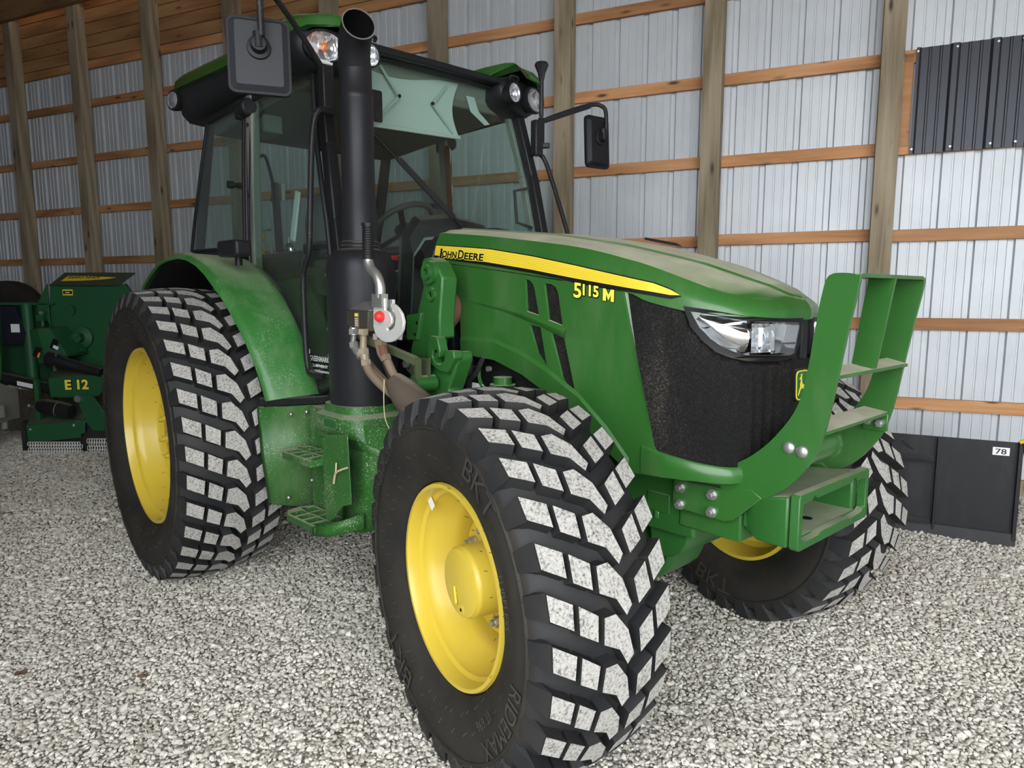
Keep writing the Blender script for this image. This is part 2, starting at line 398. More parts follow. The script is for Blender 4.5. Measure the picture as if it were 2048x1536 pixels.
# carrier beam in front of the post heads, roof boards, purlins, end wall
bmw = MB().box((-9.4,-.26,5.10),(9.0,-.185,5.42)).build('carrier_beam', M['roofw'], wall, local=True, bevel=.004)
ceil_ = struct(MB().hexa([(-9.4,-7.9,6.25),(9.0,-7.9,6.25),(9.0,.05,5.42),(-9.4,.05,5.42),(-9.4,-7.9,6.30),(9.0,-7.9,6.30),(9.0,.05,5.47),(-9.4,.05,5.47)]).build('ceiling', M['roofw'], None, smooth=None))
ceil_.location = shed(0,0,0); ceil_.rotation_euler = (0,0,TH)
for i,s in enumerate(PS):
    r_ = MB().hexa([(-.02,-7.8,6.05),(.02,-7.8,6.05),(.02,-.26,5.26),(-.02,-.26,5.26),(-.02,-7.8,6.245),(.02,-7.8,6.245),(.02,-.26,5.455),(-.02,-.26,5.455)]).build('rafter', M['roofw'], ceil_, local=True, smooth=None); r_.location = (s,0,0)
we = struct(MB().box((-9.45,-7.9,-.1),(-9.40,.05,6.3)).build('wall_left', M['siding'], None, smooth=None)); we.location = shed(0,0,0); we.rotation_euler = (0,0,TH)

wr = struct(MB().box((9.0,-7.95,-.1),(9.05,.05,6.3)).build('wall_right_sky_block', M['siding'], None, smooth=None)); wr.location = shed(0,0,0); wr.rotation_euler = (0,0,TH)  # unseen end wall, added to cut the sky's reflection in the windscreen
wf = struct(MB().box((-9.45,-7.95,-.1),(.9,-7.90,6.3)).build('wall_front_light_block', M['siding'], None, smooth=None)); wf.location = shed(0,0,0); wf.rotation_euler = (0,0,TH)  # unseen wall, added to keep daylight off the left of the shed
wh = MB().box((.9,-7.95,4.9),(9.0,-7.90,6.3)).build('header_light_block', M['roofw'], ceil_, local=True, smooth=None)  # unseen header, added to block sky light from the upper back wall

# dark corrugated sheet over the opening
prof = []
for k in range(5):
    for t,dp in ((0,-.022),(.018,-.022),(.034,0),(.080,0),(.086,-.005),(.096,-.005),(.102,0),(.150,0),(.156,-.005),(.166,-.005),(.172,0),(.216,0),(.232,-.022)): prof.append((k*.25+t,dp))
mb = MB(); rows = [[(t,dp,z) for t,dp in prof] for z in (0,.765)]; mb.grid(rows); mb.grid([[(t,dp+.002,z) for t,dp,z in r] for r in rows], flip=True)
sh_ = mb.build('metal_sheet', M['sheetd'], None, smooth=None, fix=False)
sh_.location = shed(3.285,.045,2.575); sh_.rotation_euler = (0,0,TH); tag(sh_, 'charcoal ribbed metal sheet screwed over an opening high on the right wall', 'metal sheet')
for t in (.009,.259,.509,.66):
    for z in (.03,.735):
        s_ = MB().cyl((t,-.022,z),(t,-.030,z),.008,n=8).build('screw', M['steel'], sh_, local=True)

# ------------------------------------------------------------------ gravel floor
def ground_h(x, y):
    return .010*np.sin(x*2.1+1.3*y)+.008*np.sin(3.7*y-x*1.1+.7)+.005*np.sin(7.3*x+2.0)*np.sin(6.1*y)+.006*np.sin(14*y+3*np.sin(1.3*x))*np.clip(1.6-.6*x,0,1)
def mat_gravel():
    m,nt,b = nodes('pale_gravel'); tc = N(nt,'ShaderNodeTexCoord'); P = tc.outputs['Object']
    v = N(nt,'ShaderNodeTexVoronoi'); v.inputs['Scale'].default_value = 44; nt.links.new(P, v.inputs['Vector'])
    v2 = N(nt,'ShaderNodeTexVoronoi'); v2.inputs['Scale'].default_value = 95; nt.links.new(P, v2.inputs['Vector'])
    sp = N(nt,'ShaderNodeSeparateColor'); nt.links.new(v.outputs['Color'], sp.inputs[0])
    r = ramp(nt, sp.outputs[0], [(0,(.20,.18,.155)),(.35,(.31,.29,.25)),(.7,(.42,.395,.35)),(1,(.54,.52,.47))])
    big = noise(nt, .7, 3, .6, P); c = mixc(nt, mth(nt,'MULTIPLY', big.outputs[0], .35), r.outputs[0], (.33,.305,.265))
    gap = ramp(nt, v.outputs['Distance'], [(.35,(0,0,0)),(.75,(1,1,1))]); c = mixc(nt, mth(nt,'MULTIPLY', gap.outputs[0], .55), c, (.11,.10,.088))
    nt.links.new(c, b.inputs['Base Color']); b.inputs['Roughness'].default_value = .9
    h = mth(nt,'ADD', mth(nt,'MULTIPLY', v.outputs['Distance'], -1.0), mth(nt,'MULTIPLY', v2.outputs['Distance'], -.4)); bump(nt, b, h, .9, .02); return m
def mat_stone():
    m,nt,b = nodes('limestone_chip'); oi = N(nt,'ShaderNodeObjectInfo'); at = N(nt,'ShaderNodeAttribute', attribute_name='tone', attribute_type='INSTANCER')
    n = noise(nt, 60, 3, .6, objvec(nt, rnd=False))
    f = mth(nt,'ADD', mth(nt,'MULTIPLY', at.outputs['Fac'], .8), mth(nt,'MULTIPLY', n.outputs[0], .25))
    r = ramp(nt, f, [(.05,(.20,.175,.14)),(.2,(.37,.335,.28)),(.5,(.55,.515,.445)),(.8,(.68,.65,.58)),(1,(.76,.74,.69))])
    nt.links.new(r.outputs[0], b.inputs['Base Color']); b.inputs['Roughness'].default_value = .85; return m
xs = np.concatenate([np.arange(-16,-6,.5),np.arange(-6,5,.08),np.arange(5,16.1,.5)]); ys = np.concatenate([np.arange(-14,-3.5,.5),np.arange(-3.5,4.5,.08),np.arange(4.5,10.1,.5)])
mb = MB(); mb.grid([[(x,y,float(ground_h(x,y))) for x in xs] for y in ys]); fl = struct(mb.build('floor', mat_gravel(), None, smooth=60))

# loose stones lying on it: one uncountable mass, scattered as instances
stone_col = bpy.data.collections.new('stone_kinds')
stm = mat_stone()
for k in range(6):
    mb = MB(); rs = np.random.RandomState(k+3); t = (1+5**.5)/2
    V = [(-1,t,0),(1,t,0),(-1,-t,0),(1,-t,0),(0,-1,t),(0,1,t),(0,-1,-t),(0,1,-t),(t,0,-1),(t,0,1),(-t,0,-1),(-t,0,1)]
    F = [(0,11,5),(0,5,1),(0,1,7),(0,7,10),(0,10,11),(1,5,9),(5,11,4),(11,10,2),(10,7,6),(7,1,8),(3,9,4),(3,4,2),(3,2,6),(3,6,8),(3,8,9),(4,9,5),(2,4,11),(6,2,10),(8,6,7),(9,8,1)]
    a = np.array(V)/1.9; a *= (1+rs.uniform(-.22,.22,(12,1))); a *= np.array([1.0, rs.uniform(.68,.9), rs.uniform(.45,.62)]); mb.add(a.tolist(), F)
    me = bpy.data.meshes.new('stone'); me.from_pydata(mb.v, [], mb.f); me.materials.append(stm)
    so = bpy.data.objects.new('stone_kind', me); stone_col.objects.link(so)
def scatter():
    rs = np.random.RandomState(11); pts = []; sc = []
    c = np.array(CAM[:2]); f = np.array([fw.x,fw.y]); f /= np.linalg.norm(f); r = np.array([rt.x,rt.y])
    bands = [(.7,1.9,.0092,1.0),(1.9,3.0,.0096,1.0),(3.0,4.4,.0108,.97),(4.4,7.6,.0135,.9)]
    for d0,d1,size,dens in bands:
        cell = size*1.50; nd = int((d1-d0)/cell); 
        for i in range(nd):
            d = d0+(i+.5)*cell; hw = d*.80+.25; n = int(2*hw/cell)
            lat = (-hw+(np.arange(n)+.5)*cell)+rs.uniform(-.5,.5,n)*cell; dd = d+rs.uniform(-.5,.5,n)*cell
            keep = rs.rand(n) < dens
            P = c + np.outer(dd,f)+np.outer(lat,r); P = P[keep]
            pts.append(P); sc.append(size*.93*rs.lognormal(0,.28,len(P)))
    P = np.concatenate(pts); S = np.concatenate(sc)
    wn = np.array([WN.x,WN.y]); ok = (P@wn) < WALL-.03; P = P[ok]; S = S[ok]
    return P,S
SP,SS = scatter()
nS = len(SP); rs = np.random.RandomState(5)
gm = bpy.data.meshes.new('gravel'); gm.vertices.add(nS)
co = np.zeros((nS,3)); co[:,:2] = SP; co[:,2] = ground_h(SP[:,0],SP[:,1])+SS*.12+rs.uniform(-.004,.005,nS); gm.vertices.foreach_set('co', co.ravel())
for nm,ty,arr in (('siz','FLOAT',SS),('tone','FLOAT',np.clip(rs.normal(.60,.20,nS),0,1)),('kind_id','INT',rs.randint(0,6,nS))):
    at = gm.attributes.new(nm, ty, 'POINT'); at.data.foreach_set('value', arr.astype(np.int32 if ty=='INT' else np.float32))
at = gm.attributes.new('rot','FLOAT_VECTOR','POINT'); R3 = np.c_[rs.normal(0,.45,nS), rs.normal(0,.45,nS), rs.uniform(0,6.28,nS)].astype(np.float32); at.data.foreach_set('vector', R3.ravel())
gm.materials.append(stm)
gr = bpy.data.objects.new('gravel', gm); COL.objects.link(gr); tag(gr, 'loose pale limestone gravel covering the shed floor', 'gravel', kind='stuff')
ng = bpy.data.node_groups.new('scatter_stones','GeometryNodeTree')
ng.interface.new_socket('Geometry', in_out='INPUT', socket_type='NodeSocketGeometry'); ng.interface.new_socket('Geometry', in_out='OUTPUT', socket_type='NodeSocketGeometry')
gi = ng.nodes.new('NodeGroupInput'); go = ng.nodes.new('NodeGroupOutput'); ip = ng.nodes.new('GeometryNodeInstanceOnPoints'); ci = ng.nodes.new('GeometryNodeCollectionInfo')
ci.inputs['Collection'].default_value = stone_col; ci.inputs['Separate Children'].default_value = True; ci.inputs['Reset Children'].default_value = True
m2p = ng.nodes.new('GeometryNodeMeshToPoints')
def nat(name, ty):
    n = ng.nodes.new('GeometryNodeInputNamedAttribute'); n.data_type = ty; n.inputs[0].default_value = name; return n.outputs[0]
ng.links.new(gi.outputs[0], m2p.inputs[0]); ng.links.new(m2p.outputs[0], ip.inputs['Points']); ng.links.new(ci.outputs[0], ip.inputs['Instance'])
ip.inputs['Pick Instance'].default_value = True
ng.links.new(nat('kind_id','INT'), ip.inputs['Instance Index']); ng.links.new(nat('siz','FLOAT'), ip.inputs['Scale'])
e2r = ng.nodes.new('FunctionNodeEulerToRotation'); ng.links.new(nat('rot','FLOAT_VECTOR'), e2r.inputs[0]); ng.links.new(e2r.outputs[0], ip.inputs['Rotation'])
ng.links.new(ip.outputs[0], go.inputs[0])
gmod = gr.modifiers.new('scatter','NODES'); gmod.node_group = ng

# ================================================================== THE TRACTOR  (x forward, y to its left, ground at z = 0)
T = thing('tractor', (1.2,0,0), 'green and yellow utility tractor with enclosed cab and wide block-tread tyres', 'tractor')

# ------------------------------------------------------------------ wheels
def tread_point(Rb, ht, w, ang, h, sign_out=1):
    a = abs(w); sg = 1 if w >= 0 else -1
    if a <= 1: y = w*ht; r = Rb-.022*a*a*ht/.2+h
    else:
        k = min(1,(a-1)/.42); y = sg*(ht+.016*math.sin(k*1.6)+h*.30*(1-k)); r = Rb-.022*ht/.2+h*(1-k)**.8-k*.085
    return (r*math.cos(ang), -y, r*math.sin(ang))     # +w is the outer side (-y)
def wheel(name, R, ht, rimR, rimh, NP, loc, rz, lug, label=None, letters=()):
    """yellow rim is the part; tyre, tread, hub, nuts, lettering are its sub-parts. Outward is local -y."""
    rim = MB()
    if name == 'front_wheel':
        prof = [(rimR,-rimh),(rimR-.004,-rimh-.012),(rimR-.016,-rimh-.012),(rimR-.022,-rimh+.004),(rimR-.025,-rimh+.032),(rimR-.038,-rimh+.040),(rimR-.042,-rimh+.072),(rimR-.050,-.082),(rimR-.054,-.045),(rimR-.072,-.028),(rimR-.076,.01),(rimR-.078,.055),(rimR-.04,.075),(rimR-.03,rimh-.03),(rimR-.022,rimh-.004),(rimR-.016,rimh+.012),(rimR,rimh+.012),(rimR,rimh-.01)]
    else:
        prof = [(rimR,-rimh),(rimR-.004,-rimh-.012),(rimR-.018,-rimh-.012),(rimR-.024,-rimh+.004),(rimR-.028,-rimh+.030),(rimR-.046,-rimh+.040),(rimR-.050,-rimh+.080),(rimR-.070,-.095),(rimR-.074,-.045),(rimR-.094,-.030),(rimR-.097,.04),(rimR-.097,.09),(rimR-.05,.12),(rimR-.03,rimh-.03),(rimR-.02,rimh+.010),(rimR,rimh+.012),(rimR,rimh-.01)]
    rim.lathe(prof, n=72)
    o = rim.build(name, M['yellow'], T, local=True, smooth=50)
    o.matrix_parent_inverse = wm(T).inverted(); o.location = loc; o.rotation_euler = (0,0,rz)
    Rb = R-lug
    # tyre carcass
    c = MB(); sw = ht+.012
    half = [(rimR-.004,rimh-.02),(rimR+.006,rimh+.006),(rimR+.028,rimh+.016),(rimR+.05,sw-.012),((rimR+R)*.47,sw+.004),((rimR+R)*.5,sw+.008),(R-.135,sw+.006),(R-.118,sw+.004),(R-.114,sw+.009),(R-.108,sw+.009),(R-.104,sw+.002),(R-.085,sw-.002),(Rb-.035,ht+.002),(Rb-.014,ht-.02),(Rb-.004,ht*.5),(Rb,0)]
    prof = [(r,-y) for r,y in half]+[(r,y) for r,y in half[::-1][1:]]
    c.lathe(prof, n=96)
    nrow = len(prof)-1
    c.m = [1 if (i//96 < 11 or i//96 >= nrow-11) else 0 for i in range(len(c.f))]
    ty = c.build('tyre', [M['rubber'],M['rubside']], o, local=True, smooth=40)
    # tread blocks: top faces dusty
    t = MB(); pitch = 2*math.pi/NP; sweep = 1.08
    def block(poly, base, dust=True, taper=.86):
        ang = lambda w_,p: base+(p-sweep*(1-max(.27,min(1,abs(w_)))))*pitch
        cw = sum(q[0] for q in poly)/len(poly); cp = sum(q[1] for q in poly)/len(poly)
        b = [tread_point(Rb,ht,w_,ang(w_,p),-.006) for w_,p in poly]
        tp = [tread_point(Rb,ht,cw+(w_-cw)*.95,ang(cw+(w_-cw)*.95,cp+(p-cp)*taper),lug) for w_,p in poly]
        n = len(poly); t.add(b+tp, [tuple(range(n,2*n))], 1 if dust else 0)
        base_i = len(t.v)-2*n
        for i in range(n): j=(i+1)%n; t.f.append((base_i+i,base_i+j,base_i+n+j,base_i+n+i)); t.m.append(0)
    for k in range(NP):
        a0 = k*pitch
        for sg,off in ((1,0.0),(-1,.5)):
            B0 = a0+off*pitch
            block([(sg*1.0,0),(sg*1.0,.60),(sg*.66,.66),(sg*.68,.06)], B0)
            # side bar running down the shoulder
            q = [(1.0,.0),(1.0,.60),(1.2,.55),(1.42,.47),(1.42,.15),(1.2,.05)]
            ang = [B0+p*pitch for _,p in q]
            base_i = len(t.v)
            t.v.extend([tread_point(Rb,ht,sg*w_,A,-.008) for (w_,p),A in zip(q,ang)]); t.v.extend([tread_point(Rb,ht,sg*w_,A,lug*.98) for (w_,p),A in zip(q,ang)])
            n = 6
            t.f += [(base_i+6,base_i+7,base_i+8,base_i+11),(base_i+11,base_i+8,base_i+9,base_i+10)]; t.m += [0,0]
            for i in range(n): j=(i+1)%n; t.f.append((base_i+i,base_i+j,base_i+n+j,base_i+n+i)); t.m.append(0)
            block([(sg*.62,.02),(sg*.60,.68),(sg*.32,.70),(sg*.35,.08)], B0)
        block([(.28,.12),(.25,.72),(.06,.74),(-.14,.30),(-.24,-.32),(-.13,-.52),(.02,-.10)], a0)
    tr = t.build('tread', [M['rubber'],M['tread']], o, local=True, smooth=30)
    # moulded lettering on the outer sidewall
    lt = MB()
    for txt,rad,ac,size,flip in letters:
        V,F = glyphs(txt, size, .0); x0 = min(a for a,b in V); x1 = max(a for a,b in V); mid = (x0+x1)/2
        def to3(u,v,d):
            r = rad+v if not flip else rad-v; A = ac-(u-mid)/rad if not flip else ac+(u-mid)/rad
            yy = -(sw+.0085+d); return (r*math.cos(A), yy, r*math.sin(A))
        # local frame seen from -y: x to the right is +x; clockwise text
        wd_ = MB(); wd_.add([to3(a,b,.003) for a,b in V], F, 0); wd_.build('sidewall_lettering', [mat_rubber_lt], o, local=True, smooth=None, fix=False)
    if letters:
        # thin vent spews, short rubber hairs standing on the sidewall
        rs_ = random.Random(4)
        for rad,n in ((R-.10,46),(R-.20,34),(rimR+.035,40)):
            for i in range(n):
                A = 2*math.pi*(i+rs_.uniform(-.2,.2))/n; yy = -(sw+.006)
                d = Vector((math.cos(A+rs_.uniform(-.8,.8)), -1.4, math.sin(A))).normalized()*rs_.uniform(.010,.018)
                p0 = Vector((rad*math.cos(A), yy, rad*math.sin(A))); lt.tube([p0, p0+d], .0009, 4)
        ho = lt.build('vent_spew', [mat_rubber_lt], o, local=True, smooth=None, fix=False); ho['kind'] = 'stuff'
    return o
mat_rubber_lt = mat_rubber('tyre_lettering_rubber', (.034,.033,.031), .8, .6)

# text placed clockwise when seen from outside: helper signs are settled in wheel()
frontR = wheel('front_wheel', .622, .200, .329, .165, 30, (2.361,-.8335,.5945), -.1669, .042,
   letters=[('RIDEMAX',.455,-.55,.075,False),('400/80R24 IND',.49,2.65,.05,False),('BKT',.43,-2.25,.11,False),('BKT',.45,.95,.10,False),('INDUSTRIAL',.50,-1.45,.028,False),('IT 696',.40,-.75,.04,False),('TUBELESS',.42,.28,.035,False)])
rearR = wheel('rear_wheel', .79, .235, .476, .19, 36, (0,-1.0725,.76), 0, .046,
   letters=[('RIDEMAX',.62,1.25,.075,False),('BKT',.62,2.9,.11,False),('480/80R38 IND',.63,-2.2,.05,False)])
def clone_wheel(src, loc, rz):
    c = copy_to(src, T); c.matrix_parent_inverse = wm(T).inverted(); c.location = loc; c.rotation_euler = (0,0,rz)
    for ch in list(src.children):
        d = copy_to(ch, c)
    return c

# front wheel centre: planetary hub, disc, nuts
def front_centre(o):
    d = MB(); d.lathe([(.255,.05),(.245,.078),(.222,.080),(.212,.03),(.204,.004),(.196,-.002),(.09,-.002),(.09,.02),(.190,.02),(.20,.095),(.255,.095)], n=48)
    d.build('wheel_disc', M['yellow'], o, local=True, smooth=45)
    h = MB(); h.lathe([(0,-.135),(.104,-.135),(.110,-.132),(.112,-.125),(.116,-.121),(.117,-.113),(.119,.03),(.0,.03)], n=48)
    hub = h.build('hub', M['yellow'], o, local=True, smooth=40)
    c = MB(); c.cyl((.012,-.133,-.085),(.012,-.1375,-.085),.017,n=20); c.box((.007,-.1385,-.09),(.017,-.1375,-.08),1)
    c.build('oil_plug', [M['yellow'],M['decalk']], hub, local=True)
    b = MB(); b.bar((-.030,-.1365,-.02),(-.018,-.1365,-.075),.004,.010,(0,-1,0)); b.build('oil_level_mark', M['ydecal'], hub, local=True, bevel=.002)
    l = MB(); add_text(l,'OIL LEVEL',.012,lambda u,v: (-.024+.0022*1+u*.21+v*.97, -.1392, -.018-u*.97+v*.21), width=.060); l.build('oil_level_text', M['decalk'], hub, local=True, smooth=None)
    for k in range(8):
        a = 2*math.pi*(k+.35)/8; x,z = .150*math.cos(a), .150*math.sin(a)
        n = MB(); n.cyl((x,-.002,z),(x,-.008,z),.021,n=18); n.tube([(x,-.008,z),(x,-.030,z)],.0185,6); n.cyl((x,-.030,z),(x,-.044,z),.011,n=12)
        n.build('wheel_nut', M['steel'], o, local=True, smooth=30)
    v = MB(); v.box((.235,-.02,-.01),(.262,.0,.03)); v.build('rim_lug', M['yellow'], o, local=True, bevel=.004)
    s = MB(); s.obox((-.20,-.140,.228),(.075,.002,.03),Matrix.Rotation(.75,3,'Y')); s.build('rim_sticker', M['white'], o, local=True)
front_centre(frontR)
def rear_centre(o):
    d = MB(); d.lathe([(.38,.08),(.36,.095),(.30,.06),(.25,-.01),(.225,-.045),(.205,-.055),(.09,-.055),(.09,-.035),(.20,-.035),(.24,.02),(.29,.09),(.38,.11)], n=48)
    d.build('wheel_disc', M['yellow'], o, local=True, smooth=45)
    h = MB(); h.lathe([(0,-.075),(.085,-.075),(.095,-.065),(.095,.0),(.15,.0),(.15,.16),(0,.16)], n=36); h.build('hub', M['yellow'], o, local=True, smooth=40)
    for k in range(8):
        a = 2*math.pi*(k+.5)/8; x,z = .150*math.cos(a), .150*math.sin(a); n = MB(); n.tube([(x,-.055,z),(x,-.082,z)],.019,6); n.cyl((x,-.082,z),(x,-.10,z),.012,n=12); n.build('wheel_nut', M['yellow'], o, local=True, smooth=30)
    for k in range(8):
        a = 2*math.pi*(k+.05)/8
        q = MB(); q.obox((.375*math.cos(a),.045,.375*math.sin(a)),(.06,.02,.09),Matrix.Rotation(-a,3,'Y')); q.tube([(.362*math.cos(a),.03,.362*math.sin(a)),(.362*math.cos(a),.012,.362*math.sin(a))],.014,6)
        q.build('rim_lug', M['yellow'], o, local=True, bevel=.003)
rear_centre(rearR)
frontL = clone_wheel(frontR, (2.401,.8335,.5945), math.pi-.1669)
wd_ = MB(); V,F = glyphs('BKT',.115,.0); mid = (min(a for a,b in V)+max(a for a,b in V))/2
wd_.add([((.425+b)*math.cos(-1.40-(a-mid)/.45), .2235, (.425+b)*math.sin(-1.40-(a-mid)/.45)) for a,b in V], F); wd_.build('sidewall_lettering', [mat_rubber_lt], frontL, local=True, smooth=None, fix=False)
rearL  = clone_wheel(rearR, (0,1.0725,.76), math.pi)

# ------------------------------------------------------------------ hood: right-hand curves, mirrored to the left
LIP = [(1.42,-.39,1.662),(1.75,-.392,1.625),(2.05,-.392,1.590),(2.30,-.388,1.557),(2.516,-.38,1.522),(2.61,-.37,1.488),(2.756,-.34,1.456),(2.851,-.30,1.446),(2.91,-.24,1.442),(2.955,-.13,1.438),(2.985,0,1.432)]
SHO = [(1.42,-.348,1.792),(1.75,-.35,1.757),(2.05,-.35,1.718),(2.30,-.348,1.680),(2.50,-.338,1.632),(2.60,-.325,1.602),(2.72,-.303,1.558),(2.825,-.265,1.518),(2.885,-.19,1.503),(2.935,-.105,1.496),(2.966,0,1.494)]
lipc = spline(LIP,6); shoc = spline(SHO,6)
ZC = ([1.40,2.0,2.35,2.65,2.87,2.96],[1.822,1.762,1.700,1.624,1.547,1.498])
zc = lambda x: float(np.interp(x,*ZC))
VY = lambda x: float(np.interp(x,[1.4,2.0,2.3,2.93,2.96],[.22,.19,.165,.04,.0]))
def side_rows():
    rows = []
    for L_,S_ in zip(lipc,shoc):
        row = []
        for k in range(7):
            t = k/6; q = L_.lerp(S_,t); out = Vector((q.x-2.2,0,0)) if False else Vector((0,-1,0))
            n = (L_-Vector((2.1,0,L_.z))); n.z = 0
            n = Vector((max(0,(L_.x-2.5))*1.2, L_.y, 0)).normalized() if L_.y < -.001 else Vector((1,0,0))
            row.append(q + n*.010*math.sin(math.pi*t)+Vector((0,0,.003*math.sin(math.pi*t))))
        rows.append(row)
    return rows
SR = side_rows()
def side_y(x, z):              # y of the hood flank above the panel gap
    cols = []
    for r in SR:
        zz = [q.z for q in r]
        if zz[-1] > zz[0]: cols.append((float(np.interp(z,zz,[q.x for q in r])), float(np.interp(z,zz,[q.y for q in r]))))
    cols.sort(); return float(np.interp(x,[c[0] for c in cols],[c[1] for c in cols]))
mir = lambda q: Vector((q.x,-q.y,q.z))
hb = MB()
hb.grid(SR); hb.grid([[mir(q) for q in r] for r in SR], flip=True)
top = []
for S_ in shoc:
    x = S_.x; vy = min(VY(x), abs(S_.y)*.8); row = []
    ysr = [S_.y, S_.y*.93, (S_.y*.6-vy*.4), -vy-.012*(vy>.01), -vy, -vy*.5, 0]
    zz = [S_.z, S_.z+(zc(x)-S_.z)*.12, S_.z+(zc(x)-S_.z)*.55, S_.z+(zc(x)-S_.z)*.80, S_.z+(zc(x)-S_.z)*.80+.007*(vy>.03), zc(x)+.002, zc(x)+.004]
    half = [Vector((x,y,z)) for y,z in zip(ysr,zz)]
    top.append(half+[mir(q) for q in half[::-1][1:]])
hb.grid(top, flip=True)
# underside lip and rear edge thickness
hb.grid([[q, q+Vector((0,.012,-.004)) if q.y<-.01 else q+Vector((-.012,0,-.004))] for q in lipc])
hood = hb.build('hood', M['green'], T, smooth=17)
nosebadge = None
# raised latch cover lying on the hood top
q = MB(); q.hexa([(2.20,.13,1.742),(2.36,.16,1.71),(2.34,.21,1.706),(2.19,.19,1.738),(2.20,.135,1.752),(2.34,.162,1.722),(2.33,.205,1.718),(2.19,.185,1.748)]); q.build('hood_vent_cover', M['bmetal'], hood, bevel=.003)
# hood decals
def on_side(off): return lambda u,v: (u, side_y(u,v)-off, v)
st_up = [(1.432,1.733),(1.797,1.699),(2.06,1.659),(2.291,1.616),(2.495,1.575),(2.619,1.549),(2.680,1.527),(2.712,1.511)]
st_lo = [(1.424,1.690),(1.797,1.646),(2.061,1.609),(2.292,1.571),(2.496,1.540),(2.619,1.5215),(2.680,1.511),(2.712,1.5095)]
def stripe(mb, grow_t, grow_b, off, n=40, ext=0.):
    fu = lambda x: float(np.interp(x,[a for a,b in st_up],[b for a,b in st_up])); fl_ = lambda x: float(np.interp(x,[a for a,b in st_lo],[b for a,b in st_lo]))
    rows = []
    for i in range(n+1):
        x = 1.428-ext+(2.712+ext-1.428+ext)*i/n; xx = min(2.712,max(1.428,x)); a,b = fl_(xx)-grow_b, fu(xx)+grow_t
        if i == n: a = b = (a+b)/2
        rows.append([on_side(off)(x, a+(b-a)*k/4) for k in range(5)])
    mb.grid(rows, flip=True)
q = MB(); stripe(q,.004,.013,.0015,ext=.005); q.build('decal_border', M['decalk'], hood, smooth=60, fix=False)
q = MB(); stripe(q,0,0,.003); sd = q.build('yellow_stripe', M['ydecal'], hood, smooth=60, fix=False)
# fine raised lines printed along the stripe
sline = paint('dark_yellow_decal_line',(.62,.42,.02),.4,var=.02)
for k in range(1,7):
    q = MB(); f = k/7; pts = []
    for i in range(31):
        x = 1.43+(2.60-1.43)*i/30; a = float(np.interp(x,[p_[0] for p_ in st_lo],[p_[1] for p_ in st_lo])); b = float(np.interp(x,[p_[0] for p_ in st_up],[p_[1] for p_ in st_up])); z = a+(b-a)*f
        pts.append((x,z))
    q.grid([[on_side(.0036)(x,z-.0009), on_side(.0036)(x,z+.0009)] for x,z in pts], flip=True)
    q.build('stripe_line', sline, hood, smooth=60, fix=False)
sl = lambda x: np.interp(x,[1.46,1.773],[1.686,1.656])
def name_text(off, bold, dx=0, dz=0):
    mb = MB()
    for txt,size,x0,wd in (('J',.052,1.458,.028),('OHN',.040,1.488,.105),('D',.052,1.604,.040),('EERE',.040,1.648,.128)):
        add_text(mb, txt, size, lambda u,v,x0=x0: on_side(off)(x0+u+dx, float(sl(x0+u))-.004+v+dz), bold=bold, width=wd)
    return mb
q = name_text(.0042,.004); q.build('maker_lettering_outline', M['ylet'], hood, smooth=None, fix=False)
q = name_text(.0055,.0014); q.build('maker_lettering', M['decalk'], hood, smooth=None, fix=False)

# ------------------------------------------------------------------ lower side panels with vents
def wy(x): return float(np.interp(x,[1.4,1.75,2.05,2.30,2.516,2.66],[.388,.389,.388,.385,.378,.372]))
PANEL = [(1.515,1.648),(2.024,1.589),(2.30,1.552),(2.512,1.520),(2.54,1.412),(2.597,1.216),(2.648,1.02),(2.662,.975),(2.68,.955),(2.68,.902),(2.546,.897),(2.45,.955),(2.311,1.055),(2.15,1.134),(2.009,1.196),(1.838,1.243),(1.70,1.25),(1.614,1.247),(1.611,1.382),(1.607,1.44),(1.590,1.50),(1.56,1.555),(1.525,1.60)]
V1a = [(2.023,1.575),(2.033,1.447),(2.104,1.432),(2.079,1.533),(2.068,1.555),(2.050,1.568)]
V1b = [(2.046,1.398),(2.096,1.284),(2.149,1.237),(2.112,1.387)]
V2a = [(2.127,1.555),(2.152,1.416),(2.229,1.396),(2.205,1.516),(2.192,1.540),(2.170,1.552)]
V2b = [(2.163,1.372),(2.228,1.198),(2.304,1.123),(2.237,1.353)]
VENTS = [V1a,V1b,V2a,V2b]
def dense(poly, step=.08):
    out = []
    for a,b in zip(poly, poly[1:]+poly[:1]):
        L = math.hypot(b[0]-a[0],b[1]-a[1]); n = max(1,int(L/step)); out += [(a[0]+(b[0]-a[0])*i/n, a[1]+(b[1]-a[1])*i/n) for i in range(n)]
    return out
